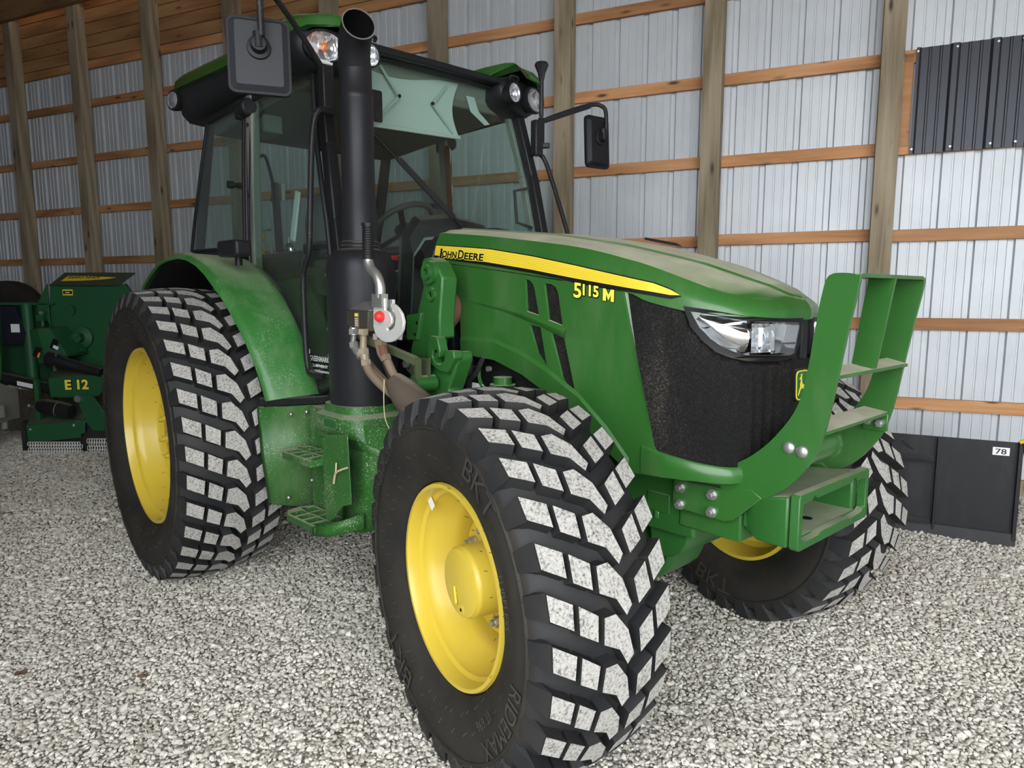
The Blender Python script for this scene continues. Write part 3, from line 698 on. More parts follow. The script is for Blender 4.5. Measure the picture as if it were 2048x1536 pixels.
def side_panel(sg):
    f3 = lambda u,v,h: (u, sg*(wy(u)-.006+h), v)
    p_ = MB(); p_.plate(dense(PANEL), f3, .006, [dense(v,.2) for v in VENTS])
    o = p_.build('side_panel', M['green'], T, smooth=30)
    # screens behind the vents
    for v in VENTS:
        s_ = MB(); cx = sum(a for a,b in v)/len(v); cz = sum(b for a,b in v)/len(v); s_.plate([(cx+(a-cx)*1.12,cz+(b-cz)*1.06) for a,b in v], lambda u,w_,h: (u, sg*(wy(u)-.013+h), w_), .003); s_.build('vent_screen', M['grille'], o, smooth=None)
    # sloped inner flanks of each vent (bright edge on the rear side)
    for v in VENTS:
        r_ = MB(); n = len(v)
        cx = sum(a for a,b in v)/n; cz = sum(b for a,b in v)/n
        ou = [f3(a,b,.006) for a,b in v]; inn = [(cx+(a-cx)*.93, sg*(wy(a)-.010), cz+(b-cz)*.985) for a,b in v]
        for i in (range(n)):
            j = (i+1)%n
            r_.add([ou[i],ou[j],inn[j],inn[i]], [(0,1,2,3)])
        r_.build('vent_bevel', M['green'], o, smooth=None)
    # raised sweep line and the crossing bar between the vents
    c_ = MB(); rows = []
    for x,z,wd,dp in ((1.63,1.487,.002,.0),(1.76,1.476,.008,.006),(1.894,1.457,.014,.010),(2.02,1.432,.020,.012),(2.108,1.410,.024,.013),(2.17,1.392,.025,.012),(2.245,1.372,.026,.010)):
        y = wy(x); rows.append([(x,sg*y,z+wd*.6),(x,sg*(y+dp),z+wd*.1),(x,sg*(y+dp*.6),z-wd*.5),(x,sg*(y-.001),z-wd*.9)])
    c_.grid(rows); c_.build('sweep_bar', M['green'], o, smooth=25)
    # folded bottom band along the wheel arch
    b_ = MB(); edge = [(1.614,1.247),(1.70,1.25),(1.838,1.243),(2.009,1.196),(2.15,1.134),(2.311,1.055),(2.45,.955),(2.546,.897)]
    off = [.085,.085,.09,.095,.10,.10,.09,.05]
    rows = [[(x,sg*(wy(x)+.0005),z+d),(x+.006,sg*(wy(x)+.009),z+d-.018),(x,sg*(wy(x)+.002),z-.001),(x,sg*(wy(x)-.012),z-.001)] for (x,z),d in zip(edge,off)]
    b_.grid(rows); b_.build('arch_band', M['green'], o, smooth=25)
    return o
spR = side_panel(-1); spL = side_panel(1)
def model_text(off, bold):
    mb = MB(); f = lambda x0,z0: (lambda u,v: (x0+u, -(wy(x0+u)+off), z0-.22*u*.55+v))
    for txt,size,x0,z0,wd in (('5',.074,2.286,1.505,.034),('115',.054,2.330,1.512,.070)): add_text(mb, txt, size, f(x0-bold,z0), bold=bold*1.0, width=wd+bold*2)
    g = bold*1.1; Mg = [(-g,-g),(-g,1+g),(.27+g*4,1+g),(.5,.55+g*4),(.73-g*4,1+g),(1+g,1+g),(1+g,-g),(.76-g*9,-g),(.76-g*9,.52),(.5,.10-g*4),(.24+g*9,.52),(.24+g*9,-g)]
    Mg = [(a*.046, b*.040) for a,b in ([(0-g*14,0-g*14),(0-g*14,1+g*14),(.25,1+g*14),(.5,.52+g*10),(.75,1+g*14),(1+g*14,1+g*14),(1+g*14,-g*14),(.76-g*14,-g*14),(.76-g*14,.56),(.5,.08-g*14),(.24+g*14,.56),(.24+g*14,-g*14)])]
    mb2 = MB(); mb2.plate(Mg, lambda u,v,h: (2.422+u, -(wy(2.422+u)+off-.0005+h), 1.493-.12*u+v), .0005); mb2.build('model_letter' if bold < .003 else 'model_letter_shadow', M['ylet'] if bold < .003 else M['decalk'], spR, smooth=None)
    return mb
model_text(.0015,.005).build('model_number_shadow', M['decalk'], spR, smooth=None, fix=False)
model_text(.003,.0018).build('model_number', M['ylet'], spR, smooth=None, fix=False)

# ------------------------------------------------------------------ grille, lower frame, headlights, badge
GT = spline([(2.525,-.374,1.517),(2.61,-.362,1.490),(2.74,-.335,1.462),(2.835,-.293,1.450),(2.890,-.232,1.446),(2.930,-.128,1.442),(2.955,0,1.438)],5)
GB = spline([(2.655,-.371,.985),(2.70,-.366,.975),(2.80,-.343,.965),(2.87,-.303,.955),(2.91,-.22,.95),(2.93,-.12,.95),(2.938,0,.95)],5)
def gpoint(i, t):
    q = GT[i].lerp(GB[i], t); n = Vector((max(.02,q.x-2.55)*1.3, q.y, 0)).normalized()
    k = i/(len(GT)-1); rib = .006*(math.sin(k*95) > .2)*(k > .62)*(t > .35)
    return q + n*(.014*math.sin(math.pi*t)+rib)
NI = len(GT)*2-1
def gp2(j, t):
    f = j/2; i = int(f); a = gpoint(i,t)
    return a if f == i else a.lerp(gpoint(i+1,t), .5)
PCq = [Vector((2.516,-.38)),Vector((2.61,-.37)),Vector((2.756,-.34)),Vector((2.851,-.30)),Vector((2.91,-.24)),Vector((2.955,-.13)),Vector((2.985,0))]
def arc_of(q):
    best = (9,0); acc = 0
    for a,b in zip(PCq[:-1],PCq[1:]):
        e = b-a; L = e.length; s = max(0,min(1,(Vector((q.x,q.y))-a).dot(e)/L/L)); d = (a+e*s-Vector((q.x,q.y))).length
        if d < best[0]: best = (d,acc+s*L)
        acc += L
    return best[1]
HFc = [(.232,1.464),(.265,1.405),(.302,1.367),(.339,1.343),(.394,1.322),(.420,1.316),(.592,1.312),(.617,1.322),(.638,1.412),(.634,1.428),(.52,1.429),(.409,1.436),(.304,1.455)]
HFo = [(.205,1.480),(.236,1.407),(.279,1.358),(.322,1.324),(.370,1.306),(.432,1.295),(.574,1.294),(.620,1.303),(.646,1.350),(.66,1.46),(.53,1.46),(.408,1.47),(.304,1.48)]
def inside(a,z,P_=HFc):
    c = False
    for (x1,y1),(x2,y2) in zip(P_,P_[1:]+P_[:1]):
        if (y1 > z) != (y2 > z) and a < (x2-x1)*(z-y1)/(y2-y1)+x1: c = not c
    return c
def gp3(j,t):            # the screen is cut back behind each headlight
    q = gp2(j,t)
    if t < .36 and inside(arc_of(q), q.z, HFo) and not inside(arc_of(q), q.z): q = q-Vector((max(.02,q.x-2.55)*1.3, q.y, 0)).normalized()*.016
    elif t < .36 and inside(arc_of(q), q.z): q = q-Vector((max(.02,q.x-2.55)*1.3, q.y, 0)).normalized()*.075
    return q
g = MB(); rows = [[gp3(j,t/44) for j in range(NI)] for t in range(45)]
g.grid(rows); g.grid([[mir(q) for q in r] for r in rows], flip=True)
grille = g.build('grille', M['grille'], T, smooth=30)
fr_ = MB()
GF = spline([(2.60,-.380,0),(2.68,-.378,0),(2.80,-.352,0),(2.885,-.308,0),(2.925,-.22,0),(2.945,-.12,0),(2.953,0,0)],5)
rows = []
for q in GF:
    n = Vector((max(.02,q.x-2.55)*1.3, q.y, 0)).normalized(); zt = float(np.interp(q.x,[2.6,2.68,2.8,2.95],[1.0,.985,.968,.955])); zb = float(np.interp(q.x,[2.6,2.68,2.8,2.95],[.898,.900,.905,.905]))
    rows.append([Vector((q.x,q.y,zt+.004))-n*.007, Vector((q.x,q.y,zt-.004)), Vector((q.x,q.y,(zt+zb)/2))+n*.004, Vector((q.x,q.y,zb+.006)), Vector((q.x,q.y,zb))-n*.016])
fr_.grid(rows); fr_.grid([[mir(q) for q in r] for r in rows], flip=True)
fr_.build('grille_frame', M['green'], T, smooth=35)
# bright folded edge where side panel meets the screen
for sg in (-1,1):
    e = MB(); rows = []
    for x,z in ((2.512,1.520),(2.54,1.412),(2.570,1.31),(2.597,1.216),(2.648,1.02),(2.662,.985)):
        y = wy(x); rows.append([(x-.006,sg*(y+.0006),z),(x+.004,sg*(y-.002),z),(x+.014,sg*(y-.016),z-.001)])
    e.grid(rows); e.build('panel_edge', M['green'], spR if sg<0 else spL, smooth=60)
# headlights
PC = [Vector(q) for q in ((2.516,-.38,0),(2.61,-.37,0),(2.756,-.34,0),(2.851,-.30,0),(2.91,-.24,0),(2.955,-.13,0),(2.985,0,0))]
PCs = spline(PC,8); arc = [0]
for a,b in zip(PCs[:-1],PCs[1:]): arc.append(arc[-1]+(b-a).length)
def onnose(a, z, off=0., sg=-1):
    x = float(np.interp(a,arc,[q.x for q in PCs])); y = float(np.interp(a,arc,[q.y for q in PCs]))
    x2 = float(np.interp(a+.01,arc,[q.x for q in PCs])); y2 = float(np.interp(a+.01,arc,[q.y for q in PCs])); d = Vector((x2-x,y2-y,0))
    if d.length < 1e-6: d = Vector((.22,.97,0))
    d.normalize(); n = Vector((d.y,-d.x,0)); q = Vector((x,y,z))+n*off
    return q if sg < 0 else mir(q)
HF = [(.215,1.476),(.242,1.410),(.283,1.364),(.326,1.330),(.372,1.313),(.432,1.302),(.572,1.301),(.614,1.310),(.638,1.353),(.648,1.437),(.53,1.436),(.408,1.446),(.304,1.464)]
HL = [(.238,1.460),(.271,1.407),(.307,1.372),(.342,1.348),(.396,1.327),(.420,1.322),(.592,1.317),(.613,1.325),(.633,1.412),(.630,1.423),(.52,1.424),(.409,1.431),(.304,1.450)]
for sg in (-1,1):
    fl3 = lambda o: (lambda u,v,h: onnose(u,v,-.03+o+h,sg))
    hf = MB(); hf.plate(dense(HF,.03), fl3(-.005), .037, [dense(HL,.03)]); head = hf.build('headlight', M['black'], T, smooth=35)
    bk = MB(); bk.plate(dense(HL,.03), fl3(-.030), .004); bk.build('lamp_back', M['black'], head, smooth=60)
    rf = MB(); rows = []
    for k in range(13):
        a = .245+(.435-.245)*k/12; f = k/12
        zt = float(np.interp(a,[.238,.304,.409,.5],[1.458,1.447,1.429,1.424])); zb = float(np.interp(a,[.238,.271,.307,.342,.396,.42,.5],[1.455,1.41,1.376,1.352,1.331,1.326,1.324]))
        rows.append([onnose(a, zt+(zb-zt)*j/6, -.040+.026*math.sin(math.pi*min(1,(j/6)))*(.4+.6*f), sg) for j in range(7)])
    rf.grid(rows); rf.build('reflector', M['chrome'], head, smooth=70)
    pr = MB()
    b0 = [onnose(.437,1.422,-.006,sg),onnose(.527,1.418,-.006,sg),onnose(.529,1.330,-.006,sg),onnose(.437,1.328,-.006,sg)]
    i0 = [onnose(.452,1.408,-.045,sg),onnose(.514,1.405,-.045,sg),onnose(.514,1.345,-.045,sg),onnose(.452,1.343,-.045,sg)]
    pr.add(b0+i0, [(0,1,5,4),(1,2,6,5),(2,3,7,6),(3,0,4,7),(4,5,6,7)]); pr.build('lamp_bowl', M['chrome'], head, smooth=None, fix=False)
    bl = MB(); bl.ball(onnose(.483,1.375,-.036,sg), .026, 14, (1,1,1.15)); bl.build('projector_lens', M['lens'], head)
    r2 = MB(); rows = [[onnose(a, z, -.028+.012*(a-.53)/.1*0, sg) for a in (.535,.58,.625)] for z in (1.42,1.37,1.322)]; r2.grid(rows); r2.build('reflector', M['chrome'], head, smooth=70)
    sl_ = MB(); sl_.plate(dense(HL,.03), fl3(.0275), .003); sl_.build('lens', M['lens'], head, smooth=70)
cs = MB(); cs.box((2.945,-.022,1.300),(2.972,.022,1.438)); cs.build('nose_strip', M['black'], T, bevel=.006)
# badge: rounded shield with a leaping deer
def rrect(w_,h_,r,n=5):
    out = []
    for cx,cy,a in ((w_/2-r,h_/2-r,0),(-w_/2+r,h_/2-r,math.pi/2),(-w_/2+r,-h_/2+r,math.pi),(w_/2-r,-h_/2+r,1.5*math.pi)): out += arcpts(cx,cy,r,a,a+math.pi/2,n)
    return out
BZ = 1.212; bx = 2.955
shield = [(a*(1+.10*(b/.05)),b) for a,b in rrect(.078,.100,.018)]
b_ = MB(); b_.plate(shield, lambda u,v,h: (bx+h,u*1.12,BZ+v*1.10), .012); badge = b_.build('badge', M['black'], T, bevel=.003)
b_ = MB(); b_.plate(shield, lambda u,v,h: (bx+.012+h,u,BZ+v), .002); b_.build('badge_border', M['ylet'], badge)
b_ = MB(); b_.plate([(a*.90,b*.92) for a,b in shield], lambda u,v,h: (bx+.0142+h,u,BZ+v), .001); b_.build('badge_field', paint('badge_green',(.015,.14,.03),.35,var=.02), badge)
deer = [(-.024,-.026),(-.014,-.018),(-.006,-.010),(.004,-.006),(.012,-.012),(.022,-.028),(.026,-.028),(.020,-.012),(.014,-.002),(.016,.006),(.012,.016),(.014,.022),(.021,.023),(.021,.026),(.014,.029),(.013,.034),(.016,.040),(.013,.040),(.010,.033),(.008,.040),(.005,.040),(.008,.031),(.006,.024),(.003,.010),(-.006,.004),(-.014,.003),(-.018,.008),(-.020,.004),(-.017,-.004),(-.016,-.012),(-.026,-.022)]
b_ = MB(); b_.plate([(-a*1.1,b*1.05-.003) for a,b in deer], lambda u,v,h: (bx+.0155+h,u,BZ+v), .0012); b_.build('leaping_deer', M['ylet'], badge)

# ------------------------------------------------------------------ front axle, frame and engine below the hood
a = MB(); a.bar((2.40,-.56,.575),(2.40,.56,.575),.13,.12); a.tube([(2.40,-.12,.55),(2.40,.12,.55)],.16,20); axle = a.build('front_axle', M['cast'], T, bevel=.02)
for sg in (-1,1):
    k = MB(); k.cyl((2.40,sg*.60,.44),(2.40,sg*.60,.78),.085,.075,20); k.lathe([(.0,0),(.15,0),(.15,.05),(.12,.09),(0,.09)], (2.39,sg*.62,.59), (0,sg,0), 24); k.build('steering_knuckle', M['cast'], axle, smooth=35)
    k = MB(); k.tube([(2.22,sg*.10,.53),(2.20,sg*.40,.53),(2.25,sg*.62,.54)],.018,10); k.build('tie_rod', M['green'], axle)
r = MB()
for sg in (-1,1): r.box((1.2,sg*.20-.03,.66),(2.72,sg*.20+.03,.90))
r.box((1.0,-.24,.50),(2.0,.24,.95))
r.build('chassis_rail', M['cast'], T, bevel=.012)
e = MB(); e.box((1.45,-.30,.86),(2.50,.30,1.52)); eng = e.build('engine_block', paint('engine_dark',(.012,.014,.013),.6,dust=.3,var=.3), T, bevel=.03)
d = MB(); d.cyl((1.86,-.36,1.06),(1.86,-.36,1.14),.055,n=20); d.cyl((1.86,-.36,1.14),(1.86,-.36,1.17),.04,n=20); d.cyl((1.86,-.36,1.0),(1.86,-.36,1.06),.03,n=14); d.build('fuel_filter_head', M['green'], eng)
d = MB(); d.tube(spline([(1.72,-.37,1.22),(1.735,-.385,1.16),(1.77,-.39,1.12),(1.82,-.38,1.11)],5),.009,8); d.build('fuel_pipe', M['green'], eng)
d = MB(); d.tube(spline([(1.58,-.38,1.12),(1.66,-.40,1.13),(1.73,-.40,1.18),(1.77,-.39,1.25)],6),.012,8); d.build('wiring_loom', M['hose'], eng)
d = MB(); d.cyl((1.655,-.37,1.02),(1.655,-.37,1.20),.028,n=16); d.cyl((1.655,-.37,1.20),(1.655,-.37,1.225),.018,n=12); d.build('filter_can', M['black'], eng)
d = MB(); d.plate(rrect(.075,.058,.006), lambda u,v,h: (1.735+u,-.392-h,1.105+v-.04*u), .003); lb = d.build('part_tag', M['white'], eng)
d = MB(); add_text(d,'R114R50',.010,lambda u,v: (1.742+u,-.3958,1.104+v), width=.024); d.build('part_tag_print', M['decalk'], lb, smooth=None)
for x,z in ((1.60,1.175),(1.79,1.20),(1.95,1.11)):
    d = MB(); d.cyl((x,-.37,z),(x,-.385,z),.012,n=10); d.build('bolt', M['steel'], eng)
d = MB(); d.tube(spline([(1.46,-.42,1.16),(1.50,-.45,1.32),(1.53,-.44,1.42),(1.52,-.36,1.50)],6),.052,18); d.build('intake_pipe', M['bmetal'], eng, smooth=60)
d = MB(); d.tube(spline([(1.50,-.44,1.36),(1.55,-.41,1.43),(1.56,-.34,1.48)],5),.062,18); d.build('intake_sleeve', M['rust'], eng, smooth=60)
d = MB(); d.box((1.40,-.36,1.20),(1.52,.36,1.70)); d.build('firewall', M['black'], T, bevel=.01)
# black cowl ring behind the hood
c = MB(); rows = []
for x,g_ in ((1.345,-.004),(1.350,.012),(1.415,.012),(1.424,.0)):
    half = [Vector((x,-.39-g_,1.20)),Vector((x,-.392-g_,1.50)),Vector((x,-.39-g_,1.655)),Vector((x,-.365-g_,1.735)),Vector((x,-.31-g_*.7,1.780+g_)),Vector((x,-.16,1.812+g_)),Vector((x,0,1.824+g_))]
    rows.append(half+[mir(q) for q in half[::-1][1:]])
c.grid(rows); c.build('hood_cowl', M['bmetal'], T, smooth=35)

# front frame plates with bolts
for sg in (-1,1):
    p_ = MB(); p_.plate([(2.650,.868),(2.665,.876),(2.833,.874),(2.942,.900),(2.985,.875),(2.883,.778),(2.851,.768),(2.665,.772),(2.650,.785)], lambda u,v,h: (u,sg*(.245+h),v), .018)
    pl = p_.build('frame_plate', M['green'], T, bevel=.004)
    for x,z in ((2.684,.849),(2.808,.850),(2.808,.791),(2.683,.789)):
        b = MB(); b.cyl((x,sg*.263,z),(x,sg*.267,z),.019,n=18); b.tube([(x,sg*.267,z),(x,sg*.280,z)],.0145,6); b.cyl((x,sg*.280,z),(x,sg*.284,z),.009,n=10); b.build('bolt', M['steel'], pl, smooth=30)
pv = MB(); pv.plate([(2.55,.83),(2.50,.80),(2.508,.652),(2.516,.590),(2.558,.553),(2.608,.557),(2.651,.581),(2.679,.627),(2.682,.713),(2.70,.83)], lambda u,v,h: (u,-.20+h,v), .40); pvo = pv.build('axle_support', M['cast'], T, bevel=.02, seg=3)
b = MB(); b.box((2.52,-.235,.73),(2.62,-.20,.80)); b.tube([(2.56,-.222,.73),(2.56,-.222,.70)],.016,6); b.build('grease_block', M['green'], pvo, bevel=.004)
b = MB(); b.box((2.66,-.235,.70),(2.90,.235,.88)); b.build('front_frame', M['green'], T, bevel=.008)

# weight bracket: open cast box facing forward
w0 = MB()
X0,X1,Yb,Z0,Z1 = 2.86,3.10,.262,.735,.905
w0.hexa([(2.97,-Yb,Z0),(X1-.03,-Yb,Z0-.002),(X1-.03,-.215,Z0+.01),(2.90,-.215,Z0+.01),(2.95,-Yb,Z1-.03),(X1-.03,-Yb,Z1-.005),(X1-.03,-.215,Z1-.005),(2.88,-.215,Z1-.03)])
w0.hexa([(2.90,.215,Z0+.01),(X1-.03,.215,Z0+.01),(X1-.03,Yb,Z0-.002),(2.97,Yb,Z0),(2.88,.215,Z1-.03),(X1-.03,.215,Z1-.005),(X1-.03,Yb,Z1-.005),(2.95,Yb,Z1-.03)])
w0.hexa([(2.84,-.23,Z1-.045),(X1-.02,-.23,Z1-.03),(X1-.02,.23,Z1-.03),(2.84,.23,Z1-.045),(2.84,-.23,Z1-.025),(X1-.02,-.23,Z1-.008),(X1-.02,.23,Z1-.008),(2.84,.23,Z1-.025)])
w0.box((2.92,-.23,Z0+.008),(X1-.02,.23,Z0+.026)); w0.box((2.90,-.23,Z0+.02),(2.93,.23,Z1-.03))
wb = w0.build('weight_bracket', M['cast'], T, bevel=.008)
f_ = MB()
outer = [(-.285,.900),(-.275,.912),(-.20,.908),(.0,.908),(.20,.908),(.235,.914),(.250,.908),(.252,.760),(.245,.750),(.16,.752),(.12,.748),(.0,.744),(-.12,.740),(-.20,.734),(-.255,.730),(-.268,.738),(-.268,.86)]
outer = [(-.262,.900),(-.255,.910),(.255,.910),(.262,.900),(.262,.742),(.252,.732),(-.252,.732),(-.262,.742)]
inner0 = [(-.222,.862),(-.175,.868),(-.165,.880),(-.150,.880),(-.140,.868),(.12,.868),(.135,.884),(.155,.884),(.165,.868),(.225,.868),(.228,.850),(.228,.778),(.20,.762),(.12,.760),(.10,.768),(-.10,.768),(-.12,.758),(-.20,.756),(-.228,.770),(-.232,.82)]
inner = [(-.236,.878),(-.175,.880),(-.165,.890),(-.150,.890),(-.140,.880),(.12,.880),(.135,.893),(.155,.893),(.165,.880),(.236,.878),(.240,.862),(.240,.772),(.215,.758),(.12,.756),(.10,.763),(-.10,.763),(-.12,.755),(-.21,.755),(-.240,.768)]
f_.plate(outer, frame_x(3.075), .030, [inner]); f_.build('bracket_face', M['cast'], wb, bevel=.005)
for y,z,nm in ((.03,.815,'a'),(-.19,.790,'b')):
    b = MB(); b.cyl((2.93,y,z),(2.945,y,z),.024,n=18); b.tube([(2.945,y,z),(2.975,y,z)],.020,6); b.build('bolt', M['steel'], wb, smooth=30)
b = MB(); b.cyl((3.01,.0,Z0+.0262),(3.01,.0,Z0+.0275),.018,n=20); b.cyl((2.9305,-.05,.845),(2.932,-.05,.845),.012,n=16); b.build('bracket_hole', M['decalk'], wb)
b = MB(); add_text(b,'LE 715',.03,lambda u,v: (2.9312,.05+u,.835+v), width=.09); b.build('cast_number', paint('green_cast_light',(.035,.17,.035),.5,var=.05), wb, smooth=None)

# front step: two big curved side plates, a middle upright, shelves and a round spacer
SP_ = [(3.150,1.560),(3.165,1.572),(3.205,1.572),(3.230,1.566),(3.238,1.550),(3.215,1.416),(3.193,1.272),(3.172,1.144),(3.148,1.053),(3.114,.992),(3.068,.934),(3.018,.894),(2.974,.870),(2.912,.854),(2.871,.858),(2.841,.875),(2.827,.907),(2.842,.944),(2.874,.965),(2.929,.998),(2.995,1.056),(3.057,1.137),(3.088,1.203),(3.102,1.272),(3.114,1.354),(3.128,1.473),(3.140,1.540)]
SPs = [(q.x,q.y) for q in spline([(a,b,0) for a,b in SP_],3)]
step0 = None
for sg in (-1,1):
    p_ = MB(); p_.plate(SPs, lambda u,v,h: (u, sg*(.250+h), v), .012); o = p_.build('step_side_plate', M['green'], T, bevel=.002, seg=1, smooth=30)
    if sg < 0: step0 = o
    if sg < 0:
        for x,z in ((3.061,1.052),(3.102,1.046)):
            b = MB(); b.lathe([(.019,0),(.019,.003),(.016,.006),(.009,.009),(0,.010)], (x,-.262,z), (0,-1,0), 20); b.build('bolt', M['steel'], o, smooth=60)
t_ = MB(); rows = [[(x,y,z) for x in (3.150,3.240)] for y,z in ()]
prof = [(-.262,1.548),(-.260,1.560),(-.252,1.568),(-.238,1.571),(.238,1.571),(.252,1.568),(.260,1.560),(.262,1.548)]
prin = [(-.250,1.548),(-.248,1.556),(-.243,1.559),(-.238,1.560),(.238,1.560),(.243,1.559),(.248,1.556),(.250,1.548)]
xa = lambda z: (3.142+(z-1.548)*.4, 3.238-(z-1.548)*.1)
rows = [[(xa(z)[0],y,z) for y,z in prof],[(xa(z)[1],y,z) for y,z in prof],[(xa(z)[1],y,z) for y,z in prin],[(xa(z)[0],y,z) for y,z in prin],[(xa(z)[0],y,z) for y,z in prof]]
t_.grid(rows); t_.build('step_top_bar', M['green'], T, smooth=30)
m_ = MB(); m_.plate([(3.161,1.562),(3.240,1.562),(3.200,1.286),(3.126,1.294)], lambda u,v,h: (u,-.006+h,v), .012); m_.build('step_upright', M['green'], T, bevel=.002, seg=1)
m_ = MB(); m_.hexa([(3.112,-.25,1.284),(3.183,-.25,1.268),(3.207,.25,1.274),(3.140,.25,1.290),(3.112,-.25,1.294),(3.183,-.25,1.279),(3.207,.25,1.285),(3.140,.25,1.301)]); m_.build('step_tread', M['green'], T, bevel=.002, seg=1)
m_ = MB(); m_.hexa([(3.065,-.25,1.108),(3.152,-.25,1.096),(3.160,.25,1.106),(3.075,.25,1.118),(3.065,-.25,1.118),(3.152,-.25,1.106),(3.160,.25,1.116),(3.075,.25,1.128)]); m_.box((3.078,.240,1.048),(3.160,.250,1.112)); lo = m_.build('step_tread', M['green'], T, bevel=.003, seg=2)
for x,z in ((3.099,1.080),(3.137,1.076)):
    b = MB(); b.tube([(x,.240,z),(x,.226,z)],.014,6); b.cyl((x,.226,z),(x,.216,z),.008,n=10); b.build('bolt', M['steel'], lo, smooth=30)
m_ = MB(); m_.tube([(3.065,-.25,1.035),(3.065,-.03,1.035)],.050,28); m_.lathe([(.040,-.012),(.056,-.012),(.056,.012),(.040,.012)],(3.065,-.03,1.035),(0,1,0),28); m_.build('step_spacer_tube', M['green'], T, smooth=50)

# ------------------------------------------------------------------ loader mast bracket, strap and multi-coupler (right side)
MF = [(1.600,1.655),(1.622,1.663),(1.653,1.664),(1.697,1.641),(1.742,1.582),(1.735,1.52),(1.719,1.42),(1.720,1.335),(1.679,1.327),(1.662,1.290),(1.664,1.262),(1.690,1.232),(1.730,1.215),(1.765,1.225),(1.792,1.252),(1.80,1.285),(1.835,1.285),(1.842,1.255),(1.81,1.19),(1.775,1.130),(1.79,1.10),(1.79,.92),(1.50,.92),(1.49,1.10),(1.505,1.28),(1.55,1.412),(1.605,1.545),(1.588,1.60)]
HK = [(1.720,1.300),(1.738,1.265),(1.756,1.252),(1.774,1.262),(1.780,1.285),(1.765,1.292),(1.750,1.280),(1.740,1.30)]
m_ = MB(); m_.plate(MF, lambda u,v,h: (u,-.50-h,v), .08); mast = m_.build('loader_mast', M['cast'], T, bevel=.008)
def ring(x,z,r0,r1,y0,y1,par,nm,mat=None):
    q = MB(); q.lathe([(r1,y0),(r1,y1),(r0,y1),(r0,y0),(r1,y0)], (x,0,z), (0,-1,0), 28); return q.build(nm, mat or M['cast'], par, smooth=35)
ring(1.668,1.603,.022,.048,.575,.600,mast,'boss_ring'); ring(1.668,1.603,.016,.030,.59,.612,mast,'boss_ring'); ring(1.672,1.513,.014,.028,.575,.594,mast,'boss_ring')
h_ = MB(); h_.cyl((1.668,-.5805,1.603),(1.668,-.583,1.603),.022,n=20); h_.cyl((1.672,-.5805,1.513),(1.672,-.583,1.513),.014,n=20); h_.build('boss_hole', M['decalk'], mast)
h_ = MB(); h_.plate([(1.680,1.345),(1.735,1.340),(1.752,1.290),(1.748,1.262),(1.736,1.256),(1.724,1.262),(1.716,1.286),(1.704,1.286),(1.70,1.256),(1.72,1.232),(1.752,1.228),(1.778,1.246),(1.788,1.290),(1.845,1.290),(1.848,1.262),(1.80,1.20),(1.74,1.205),(1.69,1.225),(1.668,1.262),(1.668,1.30)], lambda u,v,h: (u,-.56-h,v), .045); h_.build('hook_saddle', M['cast'], mast, bevel=.006)
h_ = MB(); h_.plate([(1.500,1.425),(1.612,1.436),(1.60,1.40),(1.576,1.322),(1.50,1.318)], lambda u,v,h: (u,-.575-h,v), .022); fl_o = h_.build('mast_flange', M['cast'], mast, bevel=.004)
h_ = MB()
for x,z in ((1.582,1.395),(1.566,1.345)): h_.cyl((x,-.5972,z),(x,-.5985,z),.008,n=14)
h_.build('flange_hole', M['decalk'], fl_o)
# strap bent towards the muffler
s_ = MB(); s_.bar((1.59,-.60,1.155),(1.59,-.72,1.155),.05,.012,(0,0,1)); 
s_ = MB(); s_.plate([(1.57,1.245),(1.66,1.235),(1.70,1.155),(1.685,1.128),(1.655,1.128),(1.58,1.20)], lambda u,v,h: (u,-.60-h,v), .008); s_.hexa([(1.655,-.612,1.130),(1.690,-.612,1.130),(1.690,-.612,1.26),(1.655,-.612,1.26),(1.66,-.70,1.13),(1.69,-.70,1.13),(1.69,-.70,1.27),(1.66,-.70,1.27)])
strap = MB()
pth = [(1.45,-.80,1.375),(1.50,-.795,1.345),(1.705,-.700,1.268),(1.722,-.688,1.255),(1.722,-.688,1.140)]
rows = [[Vector(q)+Vector((0,-.014,0)),Vector(q)+Vector((0,.014,0)),Vector(q)+Vector((-.012,.014,-.026)),Vector(q)+Vector((-.012,-.014,-.026)),Vector(q)+Vector((0,-.014,0))] for q in pth]
strap.grid(rows); strap.plate([(1.54,1.25),(1.72,1.255),(1.72,1.14),(1.67,1.13),(1.55,1.20)], lambda u,v,h: (u,-.628-h,v), .008); st_o = strap.build('coupler_strap', paint('olive_strap_steel',(.07,.085,.04),.5,dust=.5,var=.2), T, smooth=25)
for x,z,y,mt in ((1.565,1.222,-.636,'steel'),(1.69,1.152,-.72,'rust')):
    b = MB(); b.cyl((x,y+.05,z),(x,y,z),.022,n=18); b.tube([(x,y,z),(x,y-.016,z)],.017,6); b.build('bolt', M[mt], st_o, smooth=30)
b = MB(); b.cyl((1.70,-.60,1.152),(1.70,-.70,1.152),.034,n=20); b.build('strap_boss', M['cast'], st_o)
